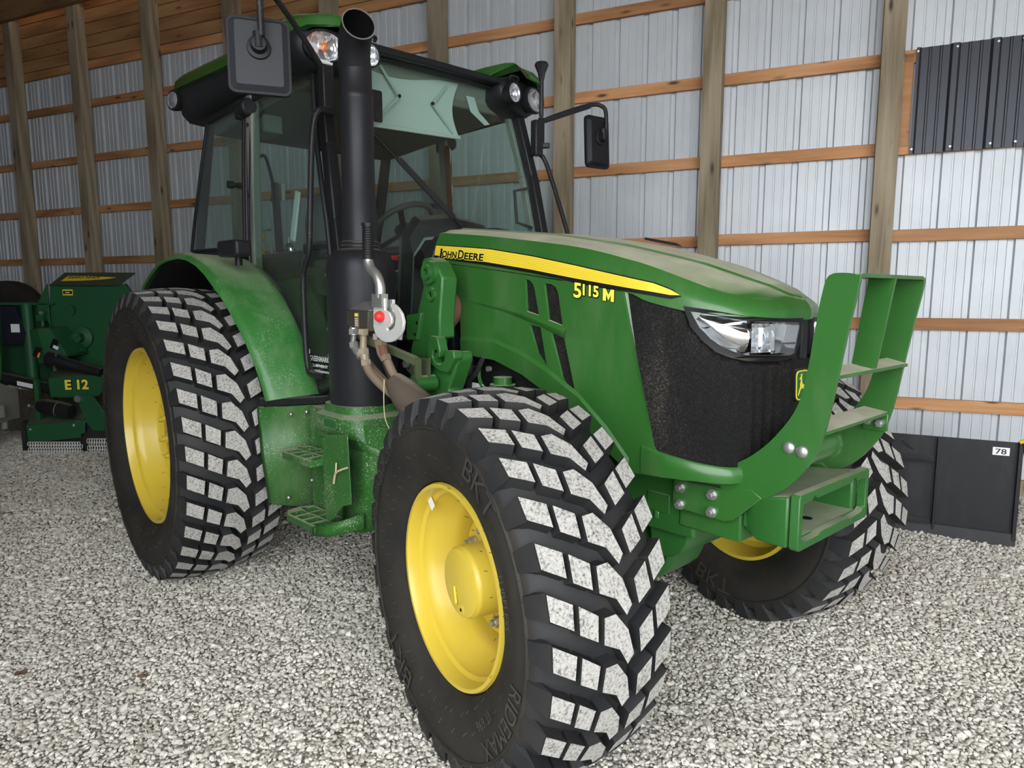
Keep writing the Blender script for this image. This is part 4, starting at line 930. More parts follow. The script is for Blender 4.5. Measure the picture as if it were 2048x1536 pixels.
# the coupler itself
HKP = [(1.676,1.499),(1.756,1.499),(1.754,1.455),(1.785,1.446),(1.801,1.425),(1.799,1.405),(1.785,1.393),(1.765,1.387),(1.770,1.378),(1.783,1.378),(1.810,1.388),(1.824,1.404),(1.830,1.433),(1.815,1.456),(1.791,1.471),(1.800,1.480),(1.825,1.475),(1.848,1.462),(1.870,1.443),(1.881,1.415),(1.875,1.388),(1.860,1.366),(1.835,1.351),(1.810,1.340),(1.781,1.334),(1.750,1.334),(1.726,1.339),(1.695,1.352),(1.679,1.367),(1.669,1.390)]
h_ = MB(); h_.plate(HKP, lambda u,v,h: (u-(h+.86-.86)*0,-.848-h,v), .012); cp = h_.build('coupler_hook', M['plate'], T, bevel=.002, seg=1)
h_ = MB(); h_.plate([(a-.02,b-.005) for a,b in HKP[:3]]+[(1.80,1.42),(1.78,1.34),(1.68,1.36)], lambda u,v,h: (u,-.80-h,v), .012); h_.build('coupler_plate', M['plate'], cp, bevel=.002)
h_ = MB(); h_.tube([Vector(q) for q in spline([(1.641,-.858,1.650),(1.645,-.858,1.632),(1.663,-.858,1.608),(1.700,-.858,1.585),(1.722,-.857,1.548),(1.722,-.856,1.50)],5)],[.019]*21+[.020]*5,12); h_.obox((1.716,-.856,1.49),(.07,.03,.05)); h_.build('coupler_lever', M['steel'], cp, smooth=50)
h_ = MB(); h_.cyl((1.647,-.858,1.780),(1.641,-.858,1.648),.0215,n=20); h_.cyl((1.647,-.858,1.784),(1.6465,-.858,1.774),.026,n=20)
for i in range(12): z = 1.765-i*.009; h_.lathe([(.0215,-.0025),(.0228,0),(.0215,.0025)], (1.647-.006*(1.78-z)/.13,-.858,z), (0,0,1), 20)
h_.build('lever_grip', M['black'], cp, smooth=40)
h_ = MB(); h_.ball((1.738,-.872,1.430), .021, 16); h_.build('coupler_knob', M['red'], cp)
h_ = MB(); h_.ball((1.675,-.845,1.475), .014, 10, (1,.7,1.3)); h_.build('latch_tab', M['plate'], cp)
h_ = MB(); h_.hexa([(1.386,-.82,1.383),(1.552,-.82,1.362),(1.60,-.70,1.362),(1.43,-.70,1.383),(1.390,-.82,1.452),(1.566,-.82,1.447),(1.60,-.70,1.447),(1.43,-.70,1.452)]); blk = h_.build('valve_block', paint('grimy_valve_steel',(.07,.062,.048),.55,metal=.3,dust=.3,var=.3), T, bevel=.006)
h_ = MB(); h_.hexa([(1.40,-.815,1.452),(1.56,-.815,1.448),(1.59,-.71,1.448),(1.44,-.71,1.452),(1.46,-.785,1.486),(1.50,-.785,1.484),(1.51,-.74,1.484),(1.47,-.74,1.486)]); h_.build('valve_cap', M['steel'], blk, bevel=.004)
h_ = MB(); h_.plate(rrect(.035,.062,.004), lambda u,v,h: (1.475+u,-.8202-h,1.408+v), .0015); h_.plate(rrect(.026,.012,.002), lambda u,v,h: (1.475+u,-.8218-h,1.430+v), .001, mi=1)
for k in range(5): h_.box((1.464,-.8232,1.385+k*.007),(1.486,-.8216,1.388+k*.007),2)
h_.build('valve_label', [M['dirty'],M['ylet'],M['white']], blk)
def fitting(pts, rads, mat, n=10): q = MB(); q.tube(pts, rads, n, smoothing) if False else q.tube(pts, rads, n); return q.build('hydraulic_fitting', mat, blk, smooth=30)
fitting([(1.418,-.80,1.385),(1.418,-.80,1.365),(1.418,-.80,1.364),(1.413,-.80,1.330),(1.425,-.80,1.310),(1.44,-.795,1.295)],[.016,.016,.013,.013,.015,.013], M['dirty'])
fitting([(1.466,-.83,1.378),(1.466,-.83,1.348),(1.466,-.83,1.346),(1.458,-.83,1.318),(1.468,-.83,1.296),(1.49,-.825,1.278),(1.492,-.825,1.276),(1.525,-.815,1.250)],[.018,.018,.012,.013,.016,.019,.013,.013], M['steel'])
fitting([(1.544,-.83,1.376),(1.544,-.83,1.350),(1.544,-.83,1.348),(1.538,-.83,1.305),(1.545,-.83,1.270),(1.555,-.83,1.235)],[.019,.019,.014,.015,.020,.016], paint('dusty_brass_fitting',(.30,.24,.17),.55,metal=.3,var=.25))
fitting([(1.60,-.80,1.36),(1.60,-.80,1.335),(1.605,-.80,1.31),(1.625,-.80,1.28),(1.645,-.795,1.25)],[.015,.015,.013,.017,.015], M['dirty'])
fitting([(1.635,-.80,1.345),(1.635,-.80,1.315),(1.645,-.80,1.29),(1.66,-.795,1.25)],[.018,.018,.017,.016], M['rust'])
for pts,rr,mt in (([(1.523,-.815,1.250),(1.57,-.81,1.205),(1.63,-.795,1.16),(1.70,-.775,1.12),(1.80,-.74,1.06)],.016,'dirty'),([(1.555,-.83,1.238),(1.58,-.825,1.20),(1.635,-.81,1.155),(1.72,-.78,1.10),(1.82,-.74,1.03)],.019,'dirty'),([(1.645,-.795,1.252),(1.69,-.79,1.185),(1.75,-.775,1.13),(1.86,-.74,1.06)],.017,'hose'),([(1.66,-.795,1.252),(1.70,-.785,1.19),(1.76,-.765,1.14),(1.87,-.73,1.08)],.018,'dirty'),([(1.44,-.795,1.297),(1.50,-.79,1.24),(1.60,-.775,1.17),(1.72,-.755,1.10)],.014,'dirty')):
    q = MB(); q.tube(spline(pts,6), rr, 10); q.build('hydraulic_hose', M[mt], T, smooth=60)
q = MB(); q.tube(spline([(1.69,-.785,1.175),(1.75,-.77,1.125),(1.83,-.745,1.06),(1.92,-.70,.97)],5),[.040,.046,.050,.054,.058,.062,.064,.066,.068,.069,.07,.07,.07,.07,.07,.07][:16],14); q.build('hose_sleeve', paint('brown_hose_sleeve',(.085,.062,.045),.8,dust=.4,var=.3,bumpy=.4), T, smooth=60)
q = MB(); q.tube(spline([(1.70,-.835,1.185),(1.705,-.842,1.11),(1.70,-.835,1.03),(1.72,-.82,.97)],6),.0022,6); q.build('wire_tie', M['twig'], T)

# ------------------------------------------------------------------ muffler and exhaust stack
MX,MY = 1.275,-.68
m_ = MB(); m_.lathe([(.0,1.035),(.140,1.035),(.148,1.030),(.151,1.045),(.151,1.60),(.150,1.63),(.143,1.662),(.127,1.690),(.104,1.706),(.085,1.712),(.082,1.725),(0,1.725)], (MX,MY,0), (0,0,1), 56); muf = m_.build('muffler', M['muff'], T, smooth=35)
m_ = MB(); m_.bar((MX-.12,MY-.093,1.05),(MX-.12,MY-.093,1.66),.004,.012,(0,-1,0)); m_.build('muffler_seam', M['muff'], muf, bevel=.001)
for z in (1.60,1.36,1.24):
    b = MB(); b.ball((MX-.105,MY-.108,z), .012, 10); b.build('rivet', M['steel'], muf)
m_ = MB(); m_.lathe([(.078,1.712),(.090,1.716),(.090,1.724),(.084,1.727),(.088,1.731),(.088,1.740),(.078,1.744),(.077,1.76)], (MX,MY,0), (0,0,1), 40); m_.build('stack_collar', M['bmetal'], muf, smooth=30)
pth = [(MX,MY,1.74),(MX,MY,1.88),(MX,MY,1.885),(MX,MY,1.93),(MX,MY,1.935),(MX,MY,2.33),(MX,MY,2.335),(MX,MY,2.36),(MX,MY,2.365),(MX,MY,2.47)]
rad = [.0765,.0755,.0735,.0735,.0715,.0705,.073,.073,.0685,.0675]
bend = []
for i in range(1,11):
    a = math.radians(7.2*i); bend.append((MX+.135*(1-math.cos(a))+.004*i, MY-.016*i*.35, 2.47+.135*math.sin(a)))
m_ = MB(); m_.tube(pth+bend, rad+[.0675]*10, 36, caps=False)
stack = m_.build('exhaust_stack', M['muff'], T, smooth=50)
inn = MB(); inn.tube(pth[-2:]+bend, [.0645]*12, 36, caps=False); inn.cyl(pth[-2],(MX,MY,2.3655),.0645,n=36); io = inn.build('stack_bore', M['decalk'], stack, smooth=50)
t1 = (Vector(bend[-1])-Vector(bend[-2])).normalized()
io.data.polygons.foreach_set('use_smooth',[True]*len(io.data.polygons))
rg = MB(); rg.lathe([(.0640,-.002),(.0685,-.002),(.0685,.002),(.0640,.002),(.0640,-.002)], Vector(bend[-1])+t1*.001, t1, 40); rg.build('stack_rim', M['steel'], stack, smooth=40)
# cast bracket the muffler stands on
def rr3(x0,x1,y0,y1,z,r):
    out = []
    for cx,cy,a in ((x1-r,y1-r,0),(x0+r,y1-r,math.pi/2),(x0+r,y0+r,math.pi),(x1-r,y0+r,1.5*math.pi)): out += [(px,py,z) for px,py in arcpts(cx,cy,r,a,a+math.pi/2,5)]
    return out+[out[0]]
b = MB(); b.grid([rr3(1.13,1.42,-.83,-.56,1.032,.08),rr3(1.12,1.43,-.835,-.55,1.00,.09),rr3(1.08,1.47,-.86,-.53,.985,.10),rr3(1.07,1.49,-.865,-.52,.93,.10),rr3(1.09,1.50,-.855,-.52,.905,.10),rr3(1.13,1.53,-.83,-.50,.895,.10),rr3(1.16,1.58,-.81,-.48,.85,.10),rr3(1.24,1.60,-.76,-.46,.80,.10)]); b.add(rr3(1.24,1.60,-.76,-.46,.80,.10),[tuple(range(24))]); b.add(rr3(1.13,1.42,-.83,-.56,1.032,.08),[tuple(range(24))]); mb_ = b.build('muffler_bracket', M['green2'], T, smooth=45)
b = MB(); b.plate([(q[0]*1.0,q[1]) for q in rrect(.135,.050,.024)], lambda u,v,h: (1.30+u,-.864-h+.0,.955+v), .006, [rrect(.115,.034,.016)]); b.build('bracket_pocket_rim', M['green2'], mb_, bevel=.002)
b = MB(); b.plate(rrect(.115,.034,.016), lambda u,v,h: (1.30+u,-.8645-h,.955+v), .002); b.build('bracket_pocket', paint('green_pocket',(.016,.10,.02),.5,var=.1), mb_)
# hex collars on the hydraulic fittings
brass = paint('dusty_brass_collar',(.34,.28,.20),.5,metal=.4,var=.25)
for c,d,r_,mt in (((1.418,-.80,1.372),(0,0,1),.021,M['dirty']),((1.466,-.832,1.362),(0,0,1),.021,M['steel']),((1.466,-.832,1.306),(.3,0,-1),.020,M['steel']),((1.505,-.82,1.266),(.8,.2,-.6),.022,M['steel']),((1.544,-.832,1.365),(0,0,1),.022,brass),((1.543,-.832,1.285),(.1,0,-1),.023,brass),((1.556,-.83,1.238),(.3,0,-1),.022,brass),((1.60,-.802,1.345),(0,0,1),.019,M['steel']),((1.635,-.802,1.325),(0,0,1),.021,M['dirty']),((1.655,-.797,1.262),(.5,0,-1),.022,M['dirty'])):
    d = Vector(d).normalized(); c = Vector(c); q = MB(); q.tube([c-d*.011, c+d*.011], r_, 6); q.build('hex_collar', mt, blk, smooth=20)

# ------------------------------------------------------------------ rear fenders, mud shields, ladder
FA = [16.5,24,30,38,45,53,60,68,75,83,90,98,105,112,120,127]
FRO = np.interp(FA,[13,30,45,60,75,90,105,120,127],[.905,.905,.912,.925,.945,.958,.958,.93,.915]); FYO = np.interp(FA,[17,30,45,60,75,90,105,120,127],[.965,.985,1.015,1.04,1.05,1.06,1.10,1.13,1.13])
FRI = np.interp(FA,[13,30,45,60,75,90,105,127],[.965,.945,.935,.935,.945,.962,.965,.95])
def fender(sg):
    rows = []
    for A,ro,yo,ri in zip(FA,FRO,FYO,FRI):
        a = math.radians(A); P_ = lambda r,y: (r*math.cos(a), sg*y, .76+r*math.sin(a))
        yi = .735; ym = yi+(yo-yi)*.45
        rows.append([P_(ri-.03,yi-.03),P_(ri,yi),P_(ri+.004,yi+.04),P_((ri*.7+ro*.3)+.012,ym),P_(ro+.020,yo-.04),P_(ro+.008,yo-.010),P_(ro-.012,yo),P_(ro-.014,yo-.012),P_(ro+.002,yo-.03),P_((ri*.7+ro*.3)-.004,ym),P_(ri-.012,yi+.03)])
    f_ = MB(); f_.grid(rows); o = f_.build('rear_fender', M['fgreen'], T, smooth=50)
    # dark liner under the fender
    rows = []
    for A,ro,yo,ri in zip(FA,FRO,FYO,FRI):
        a = math.radians(A); r_ = ri-.018
        rows.append([(r_*math.cos(a), sg*.70, .76+r_*math.sin(a)),((ro-.010)*math.cos(a), sg*(yo-.035), .76+(ro-.010)*math.sin(a))])
    l = MB(); l.grid(rows); l.build('fender_liner', M['black'], o, smooth=60)
    # black seal band at the fender foot and the mud shield below it
    b = MB(); b.hexa([(.815,sg*.985,.985),(.975,sg*.70,.985),(.935,sg*.70,.985),(.79,sg*.975,.985),(.835,sg*.985,1.028),(1.0,sg*.70,1.028),(.955,sg*.70,1.028),(.80,sg*.975,1.028)]); b.build('fender_seal', M['bmetal'], o, bevel=.006)
    m_ = MB(); m_.grid([[(.80,sg*.985,.985),(.83,sg*.985,.985),(.90,sg*.86,.985),(.955,sg*.70,.985)],[(.82,sg*.985,.76),(.85,sg*.98,.76),(.92,sg*.86,.76),(.955,sg*.70,.76)],[(.86,sg*.975,.53),(.89,sg*.965,.52),(.93,sg*.86,.50),(.955,sg*.70,.50)]])
    mo = m_.build('mud_shield', M['green2'], T, smooth=40); mo.modifiers.new('thick','SOLIDIFY').thickness = .006
    for x,y,z in ((.912,.87,.95),(.93,.80,.955),(.915,.90,.55),(.94,.79,.62)):
        q = MB(); q.ball((x+.006,sg*y,z), .010, 10); q.build('bolt', M['steel'], mo)
    # ladder: two cross-ribbed treads, hanging plate, side plate
    for z,x0 in ((.795,.93),(.505,.95)):
        t_ = MB(); dz = .03
        out = [(x0,.86),(x0+.02,.93),(x0+.09,.965),(x0+.37,.965),(x0+.38,.80),(x0+.03,.80)]
        hol = []
        for i in range(4):
            a0 = x0+.06+i*.078; hol += [[(a0,.815),(a0+.064,.815),(a0+.064,.868),(a0,.868)],[(a0+.012,.882),(a0+.070,.882),(a0+.070,.945),(a0+.02,.945)]]
        t_.plate(out, lambda u,v,h: (u, sg*v, z-dz+h+(u-x0)*.03), dz, hol); to = t_.build('ladder_tread', M['green2'], T, bevel=.003, seg=1)
        g_ = MB()
        for k in range(18): g_.obox((x0+.04+k*.019, sg*.8835, z+.001+k*.019*.03),(.008,.165,.006))
        g_['kind'] = None if False else None
    return o
MB.__setitem__ = lambda s,k,v: None
fenR = fender(-1); fenL = fender(1)
for sg in (-1,1):
    l = MB(); l.box((.945,min(sg*.70,sg*.79),.49),(1.33,max(sg*.70,sg*.79),.985)); lo_ = l.build('ladder_back', M['green2'], T, bevel=.008)
    l = MB(); l.box((1.10,min(sg*.79,sg*.812),.52),(1.20,max(sg*.79,sg*.812),.83)); l.box((1.04,min(sg*.79,sg*.81),.86),(1.16,max(sg*.79,sg*.81),.97)); l.build('ladder_hanger', M['green2'], lo_, bevel=.006)
    p_ = MB(); p_.plate([(1.315,.545),(1.312,.86),(1.322,.895),(1.345,.918),(1.53,.950),(1.545,.70),(1.545,.66),(1.47,.635),(1.39,.57),(1.35,.535)], lambda u,v,h: (u, sg*(.905+h), v), .006); p_.build('side_shield', M['green2'], T, bevel=.002)
    p_ = MB(); p_.grid([[(1.32,sg*.80,.965),(1.50,sg*.80,.965),(1.74,sg*.62,.95)],[(1.32,sg*.83,.60),(1.50,sg*.83,.60),(1.74,sg*.64,.64)],[(1.30,sg*.82,.465),(1.48,sg*.82,.50),(1.72,sg*.64,.60)]]); q = p_.build('tank_guard', M['green2'], T, smooth=40); q.modifiers.new('thick','SOLIDIFY').thickness = .008
    p_ = MB(); p_.grid([[(1.30,sg*.968,.475),(1.40,sg*.94,.49),(1.52,sg*.84,.53)],[(1.30,sg*.968,.515),(1.40,sg*.94,.54),(1.52,sg*.84,.60)]]); q = p_.build('ladder_rail', M['green2'], T, smooth=40); q.modifiers.new('thick','SOLIDIFY').thickness = .01
q = MB(); q.tube(spline([(1.42,-.92,.725),(1.45,-.925,.775),(1.50,-.925,.80),(1.54,-.92,.815)],4),.005,6); q.tube([(1.45,-.925,.775),(1.452,-.922,.82)],.004,6); q.build('twig', M['twig'], T)
q = MB(); q.box((1.22,-.80,.93),(1.30,-.78,.965)); q.build('tie_down_tab', M['rust'], T, bevel=.006)
# marker lamp on the fender, with its post
for sg in (-1,1):
    q = MB(); q.obox((.465,sg*.93,1.742),(.20,.085,.082),Matrix.Rotation(sg*-.12,3,'Z')); ml = q.build('marker_lamp', M['black'], T, bevel=.016, seg=3)
    q = MB(); q.cyl((.44,sg*.90,1.66),(.44,sg*.90,1.72),.018,n=12); q.build('lamp_stem', M['black'], ml)

# ------------------------------------------------------------------ cab
PX = ([1.0,1.3,1.85,2.2,2.65],[1.13,1.12,1.055,.945,.855]); px = lambda z: .855+.30*(2.65-z)-.06*(2.65-z)**2
GL = [(.13,2.57),(.845,2.57),(.915,2.2),(1.02,1.85),(1.075,1.5),(1.07,1.10),(.94,1.045),(.71,1.06),(.60,1.19),(.51,1.29),(.40,1.41),(.22,1.53),(.13,1.60)]
QL = [(.045,2.575),(-.57,2.61),(-.72,2.2),(-.88,1.80),(.045,1.775)]
ysl = lambda z: .70-.045*max(0,(z-1.8)/.8)**1.5
def pane(name, poly, sg, off=0, t=.006):
    m_ = MB(); m_.plate(dense(poly,.12), lambda u,v,h: (u, sg*(ysl(v)+off+h), v), t); return m_.build(name, M['glass'], T, smooth=60)
def seal(poly, sg, par, r=.013, nm='window_seal'):
    m_ = MB(); pts = [Vector((u, sg*(ysl(v)+.004), v)) for u,v in dense(poly,.10)]; m_.tube(pts+[pts[0]], r, 8, caps=False); return m_.build(nm, M['black'], par, smooth=50)
for sg in (-1,1):
    d_ = pane('door_glass', GL, sg); seal(GL, sg, d_)
    q_ = pane('quarter_glass', QL, sg); seal(QL, sg, q_, .012)
    h = MB(); h.cyl((-.10,sg*.705,2.14),(-.10,sg*.735,2.14),.022,n=16); h.cyl((-.10,sg*.66,2.14),(-.10,sg*.70,2.14),.014,n=12); h.build('window_latch', M['black'], q_)
    # pillars
    b = MB()
    for zz in ((2.66,2.2),(2.2,1.85),(1.85,1.3),(1.3,1.02)): b.bar((px(zz[0])-.01,sg*(ysl(zz[0])-.03),zz[0]+.004),(px(zz[1])-.01,sg*(ysl(zz[1])-.03),zz[1]-.004),.062,.055,(0,sg,0))
    b.build('front_pillar', M['black'], T, bevel=.008)
    b = MB()
    for zz in ((2.62,2.2),(2.2,1.85),(1.85,1.25)): b.bar((px(zz[0])-.055,sg*(ysl(zz[0])-.055),zz[0]),(px(zz[1])-.055,sg*(ysl(zz[1])-.055),zz[1]),.04,.05,(0,sg,0))
    b.build('pillar_trim', M['olive'], T, bevel=.006)
    b = MB(); b.bar((.105,sg*.655,2.60),(.13,sg*.690,1.55),.085,.05,(0,sg,0)); bp_ = b.build('middle_pillar', M['olive'], T, bevel=.008)
    for z in (2.44,2.06,1.80):
        c = MB(); x = .105+.025*(2.60-z)/1.05; c.cyl((x,sg*(.680+.035*(2.6-z)/1.05),z),(x,sg*(.686+.035*(2.6-z)/1.05),z),.011,n=14); c.build('trim_plug', M['black'], bp_)
    b = MB()
    for dx in (-.020,.012): b.tube([(.055+dx,sg*(ysl(2.55)+.012),2.55),(.068+dx,sg*(ysl(2.2)+.012),2.2),(.075+dx,sg*(ysl(1.78)+.012),1.78)],.0135,8)
    b.build('door_seal', M['black'], T, smooth=50)
    for z in (2.53,):
        b = MB(); b.cyl((.03,sg*.685,z),(.15,sg*.685,z),.048,n=18); b.box((.0,min(sg*.66,sg*.72),z-.05),(.07,max(sg*.66,sg*.72),z+.05)); b.build('door_hinge', M['black'], T, bevel=.012)
    b = MB(); b.bar((-.585,sg*.64,2.62),(-.885,sg*.66,1.75),.05,.05,(0,sg,0)); b.build('rear_pillar', M['black'], T, bevel=.008)
    b = MB(); b.bar((-.90,sg*.68,1.765),(.12,sg*.695,1.765),.05,.05); b.build('window_sill_rail', M['black'], T, bevel=.01)
    b = MB(); b.bar((-.58,sg*.645,2.60),(.86,sg*.645,2.60),.06,.07); b.build('roof_rail', M['black'], T, bevel=.01)
ws = MB(); rows = []
for i in range(9):
    z = 1.30+(2.68-1.30)*i/8; rows.append([(px(z)+.01+.055*(1-(y/.62)**2), y*(ysl(z)-.035)/.66, z) for y in np.linspace(-.66,.66,15)])
ws.grid(rows); wso = ws.build('windscreen', M['glass'], T, smooth=60)
b = MB()
for sg in (-1,1): b.tube([rows[i][0 if sg<0 else -1] for i in range(9)], .014, 8)
b.tube(rows[0], .016, 8); b.tube(rows[-1], .016, 8); b.build('windscreen_seal', M['black'], wso, smooth=50)
lw = MB(); rows2 = []
for z in (1.10,1.28): rows2.append([(1.125, y, z) for y in (-.64,-.42)])
b = MB(); b.bar((1.135,-.65,1.655),(1.135,-.40,1.655),.02,.05); b.bar((1.135,.40,1.655),(1.135,.65,1.655),.02,.05); b.build('windscreen_rail', M['black'], T, bevel=.006)
b = MB(); b.box((1.07,-.66,.98),(1.13,.66,1.30)); b.build('cab_front_panel', M['black'], T, bevel=.01)
rw = MB(); rw.grid([[(-.60,y,2.60) for y in (-.63,0,.63)],[(-.885,y,1.78) for y in (-.64,0,.64)]]); rw.build('rear_window', M['glass'], T)
b = MB(); b.bar((-.60,-.64,2.61),(-.60,.64,2.61),.05,.06); b.bar((-.89,-.66,1.76),(-.89,.66,1.76),.05,.06); b.build('rear_window_frame', M['black'], T, bevel=.01)
# cab floor, body and inner wheel housings
b = MB(); b.box((-.85,-.70,.98),(1.10,.70,1.06)); b.build('cab_floor', M['black'], T, bevel=.01)
for sg in (-1,1):
    b = MB(); b.hexa([(-.87,min(sg*.36,sg*.69),1.06),(.62,min(sg*.36,sg*.69),1.06),(.62,max(sg*.36,sg*.69),1.06),(-.87,max(sg*.36,sg*.69),1.06),(-.87,min(sg*.36,sg*.69),1.73),(.10,min(sg*.36,sg*.69),1.60),(.10,max(sg*.36,sg*.69),1.60),(-.87,max(sg*.36,sg*.69),1.73)]); b.build('wheel_housing', paint('cab_dark_trim',(.03,.033,.03),.7,var=.2), T, bevel=.02)
b = MB(); b.box((-.88,-.66,1.06),(-.82,.66,1.75)); b.build('cab_rear_panel', M['black'], T, bevel=.01)
b = MB(); b.box((-.5,-.45,.45),(.95,.45,.98)); b.build('transmission_housing', M['cast'], T, bevel=.03)
b = MB(); b.bar((0,-1.0,.76),(0,1.0,.76),.22,.22); b.build('rear_axle', M['cast'], T, bevel=.06, seg=3)

# roof
def roof_rows(zz):
    rows = []
    for x,w_,zb,zt in zz: rows.append((x,w_,zb,zt))
    return rows
ST = [(-1.06,.60,2.845,2.89),(-1.02,.70,2.835,2.92),(-.90,.755,2.822,2.935),(-.5,.775,2.782,2.925),(0,.785,2.738,2.865),(.5,.785,2.716,2.785),(.80,.775,2.714,2.805),(.96,.74,2.718,2.79),(1.03,.66,2.72,2.775),(1.05,.56,2.725,2.765)]
r_ = MB(); rows = []
for x,w_,zb,zt in ST:
    zs = zb+.115 if -.95 < x < .85 else zt
    half = [Vector((x,-w_+.03,zb-.004)),Vector((x,-w_,zb)),Vector((x,-w_+.012,zb+(zs-zb)*.45)),Vector((x,-w_+.055,zb+(zs-zb)*.85)),Vector((x,-w_+.15,zs)),Vector((x,-.45,zt+.015)),Vector((x,-.37,zt+.016)),Vector((x,0,zt+.02))]
    rows.append(half+[mir(q) for q in half[::-1][1:]])
# the front edge dips back between the lamp pods
def dip(q):
    k = max(0,min(1,(.44-abs(q.y))/.06)); xm = .55
    if q.x <= xm: return q
    return Vector((xm+(q.x-xm)*(1-k), q.y, q.z+(min(q.z,2.70)-q.z)*k))
rows = [[dip(q) for q in r] for r in rows]
r_.grid(rows); r_.add(rows[0], [tuple(range(15))]); r_.add(rows[-1], [(5,4,3,2,1,0),(14,13,12,11,10,9)])
roof = r_.build('roof', M['green'], T, smooth=40)
u_ = MB(); rows = []
for x,w_,zb,zt in [(-1.04,.60,2.72,2.85),(-1.00,.70,2.66,2.84),(-.84,.745,2.605,2.822),(-.4,.760,2.595,2.778),(.1,.765,2.605,2.735),(.55,.765,2.600,2.722),(.90,.74,2.60,2.720)]:
    half = [Vector((x,-w_+.004,zt)),Vector((x,-w_,zt-.02)),Vector((x,-w_+.018,zb+.05)),Vector((x,-w_+.06,zb+.008)),Vector((x,-w_+.14,zb)),Vector((x,-.45,zb)),Vector((x,-.37,zb)),Vector((x,0,zb))]
    rows.append(half+[mir(q) for q in half[::-1][1:]])
rows = [[dip(q) for q in r] for r in rows]
u_.grid(rows); u_.add(rows[0],[tuple(range(15))]); u_.add(rows[-1],[(5,4,3,2,1,0),(14,13,12,11,10,9)]); uo = u_.build('roof_underside', M['black'], roof, smooth=40)
f_ = MB(); f_.bar((.945,-.45,2.697),(.945,.45,2.697),.06,.036); f_.hexa([(.50,-.45,2.70),(.92,-.45,2.69),(.92,.45,2.69),(.50,.45,2.70),(.50,-.45,2.735),(.92,-.45,2.712),(.92,.45,2.712),(.50,.45,2.735)]); f_.build('roof_visor', M['black'], roof, bevel=.01)
# lamp pods at the front corners
def ell_rows(c, ry, rz, depth, n=28, xo=0): pass
for sg in (-1,1):
    p_ = MB(); rows = []
    prof = [(-.16,.74,.80),(-.05,.95,.98),(.03,1.0,1.0),(.07,.96,.95),(.092,.86,.84),(.098,.70,.66)]
    base = [(.195,.015),(.19,.055),(.155,.085),(.08,.098),(0,.104),(-.08,.100),(-.150,.082),(-.185,.05),(-.195,.01),(-.185,-.035),(-.14,-.070),(-.06,-.098),(.02,-.108),(.09,-.102),(.15,-.07),(.185,-.03)]
    for dx,ky,kz in prof: rows.append([(.885+dx-(ky*a+.125)*.26, sg*(.585+ky*a), 2.650+kz*b) for a,b in base+base[:1]])
    p_.grid(rows); p_.add(rows[-1][:-1],[tuple(range(16))]); p_.add(rows[0][:-1],[tuple(range(16))]); pod = p_.build('lamp_pod', M['black'], roof, smooth=50)
    def lamp(cy,cz,ry,rz,x,nm,turn):
        m = Matrix.Rotation(turn,3,'Z'); cc = Vector((x,cy,cz))
        L = lambda a,k,d: cc+m@Vector((d, ry*k*math.cos(a), rz*k*math.sin(a)))
        N_ = 30; A = [2*math.pi*i/N_ for i in range(N_+1)]
        h = MB(); h.grid([[L(a,1.06,-.05) for a in A],[L(a,1.16,-.01) for a in A],[L(a,1.14,.008) for a in A],[L(a,1.02,.010) for a in A],[L(a,1.0,.0) for a in A]]); ho = h.build(nm, M['black'], pod, smooth=40)
        r = MB(); r.grid([[L(a,1.0,.002) for a in A],[L(a,.85,-.012) for a in A],[L(a,.5,-.030) for a in A],[L(a,.02,-.036) for a in A]]); r.build('reflector', M['facet'], pod, smooth=60)
        l = MB(); l.grid([[L(a,1.0,.004) for a in A],[L(a,.75,.011) for a in A],[L(a,.4,.015) for a in A],[L(a,.02,.016) for a in A]]); l.build('lens', M['lens'], pod, smooth=60)
        return L
    L = lamp(sg*.665,2.637,.085,.064,.978,'turn_lamp',sg*.25)
    if sg < 0:
        b = MB(); b.ball(L(0,0,-.008), .020, 12); b.build('bulb', M['orange'], pod)
        b = MB(); b.obox(L(-1.57,1.12,.004),(.02,.07,.018)); b.build('lamp_tab', M['white'], pod, bevel=.004)
    else:
        pass
    lamp(sg*.458,2.632,.045,.050,1.030,'work_lamp',sg*.05)
    # bracket behind the work lamp and its hood
    b = MB(); b.tube(spline([(1.02,sg*.43,2.70),(1.035,sg*.43,2.715),(1.035,sg*.48,2.715),(1.02,sg*.49,2.70)],4),.008,8); b.build('lamp_bail', M['black'], pod)
# rear work lamps
for sg in (-1,1):
    b = MB(); b.lathe([(0,-.03),(.055,-.03),(.064,0),(.064,.02),(.052,.024),(0,.024)], (-.90,sg*.745,2.755), (.35,sg,0), 24); ro = b.build('rear_work_lamp', M['black'], roof, smooth=40)
    b = MB(); b.lathe([(.051,.0),(.03,.006),(0,.008)], (-.890,sg*.770,2.755), (.35,sg,0), 24); b.build('lens', M['facet'], ro)
b = MB(); b.hexa([(.60,-.50,2.81),(.72,-.50,2.80),(.72,-.47,2.80),(.60,-.47,2.81),(.68,-.50,2.90),(.72,-.50,2.90),(.72,-.47,2.90),(.68,-.47,2.90)]); b.build('roof_fin', M['green'], roof, bevel=.006)
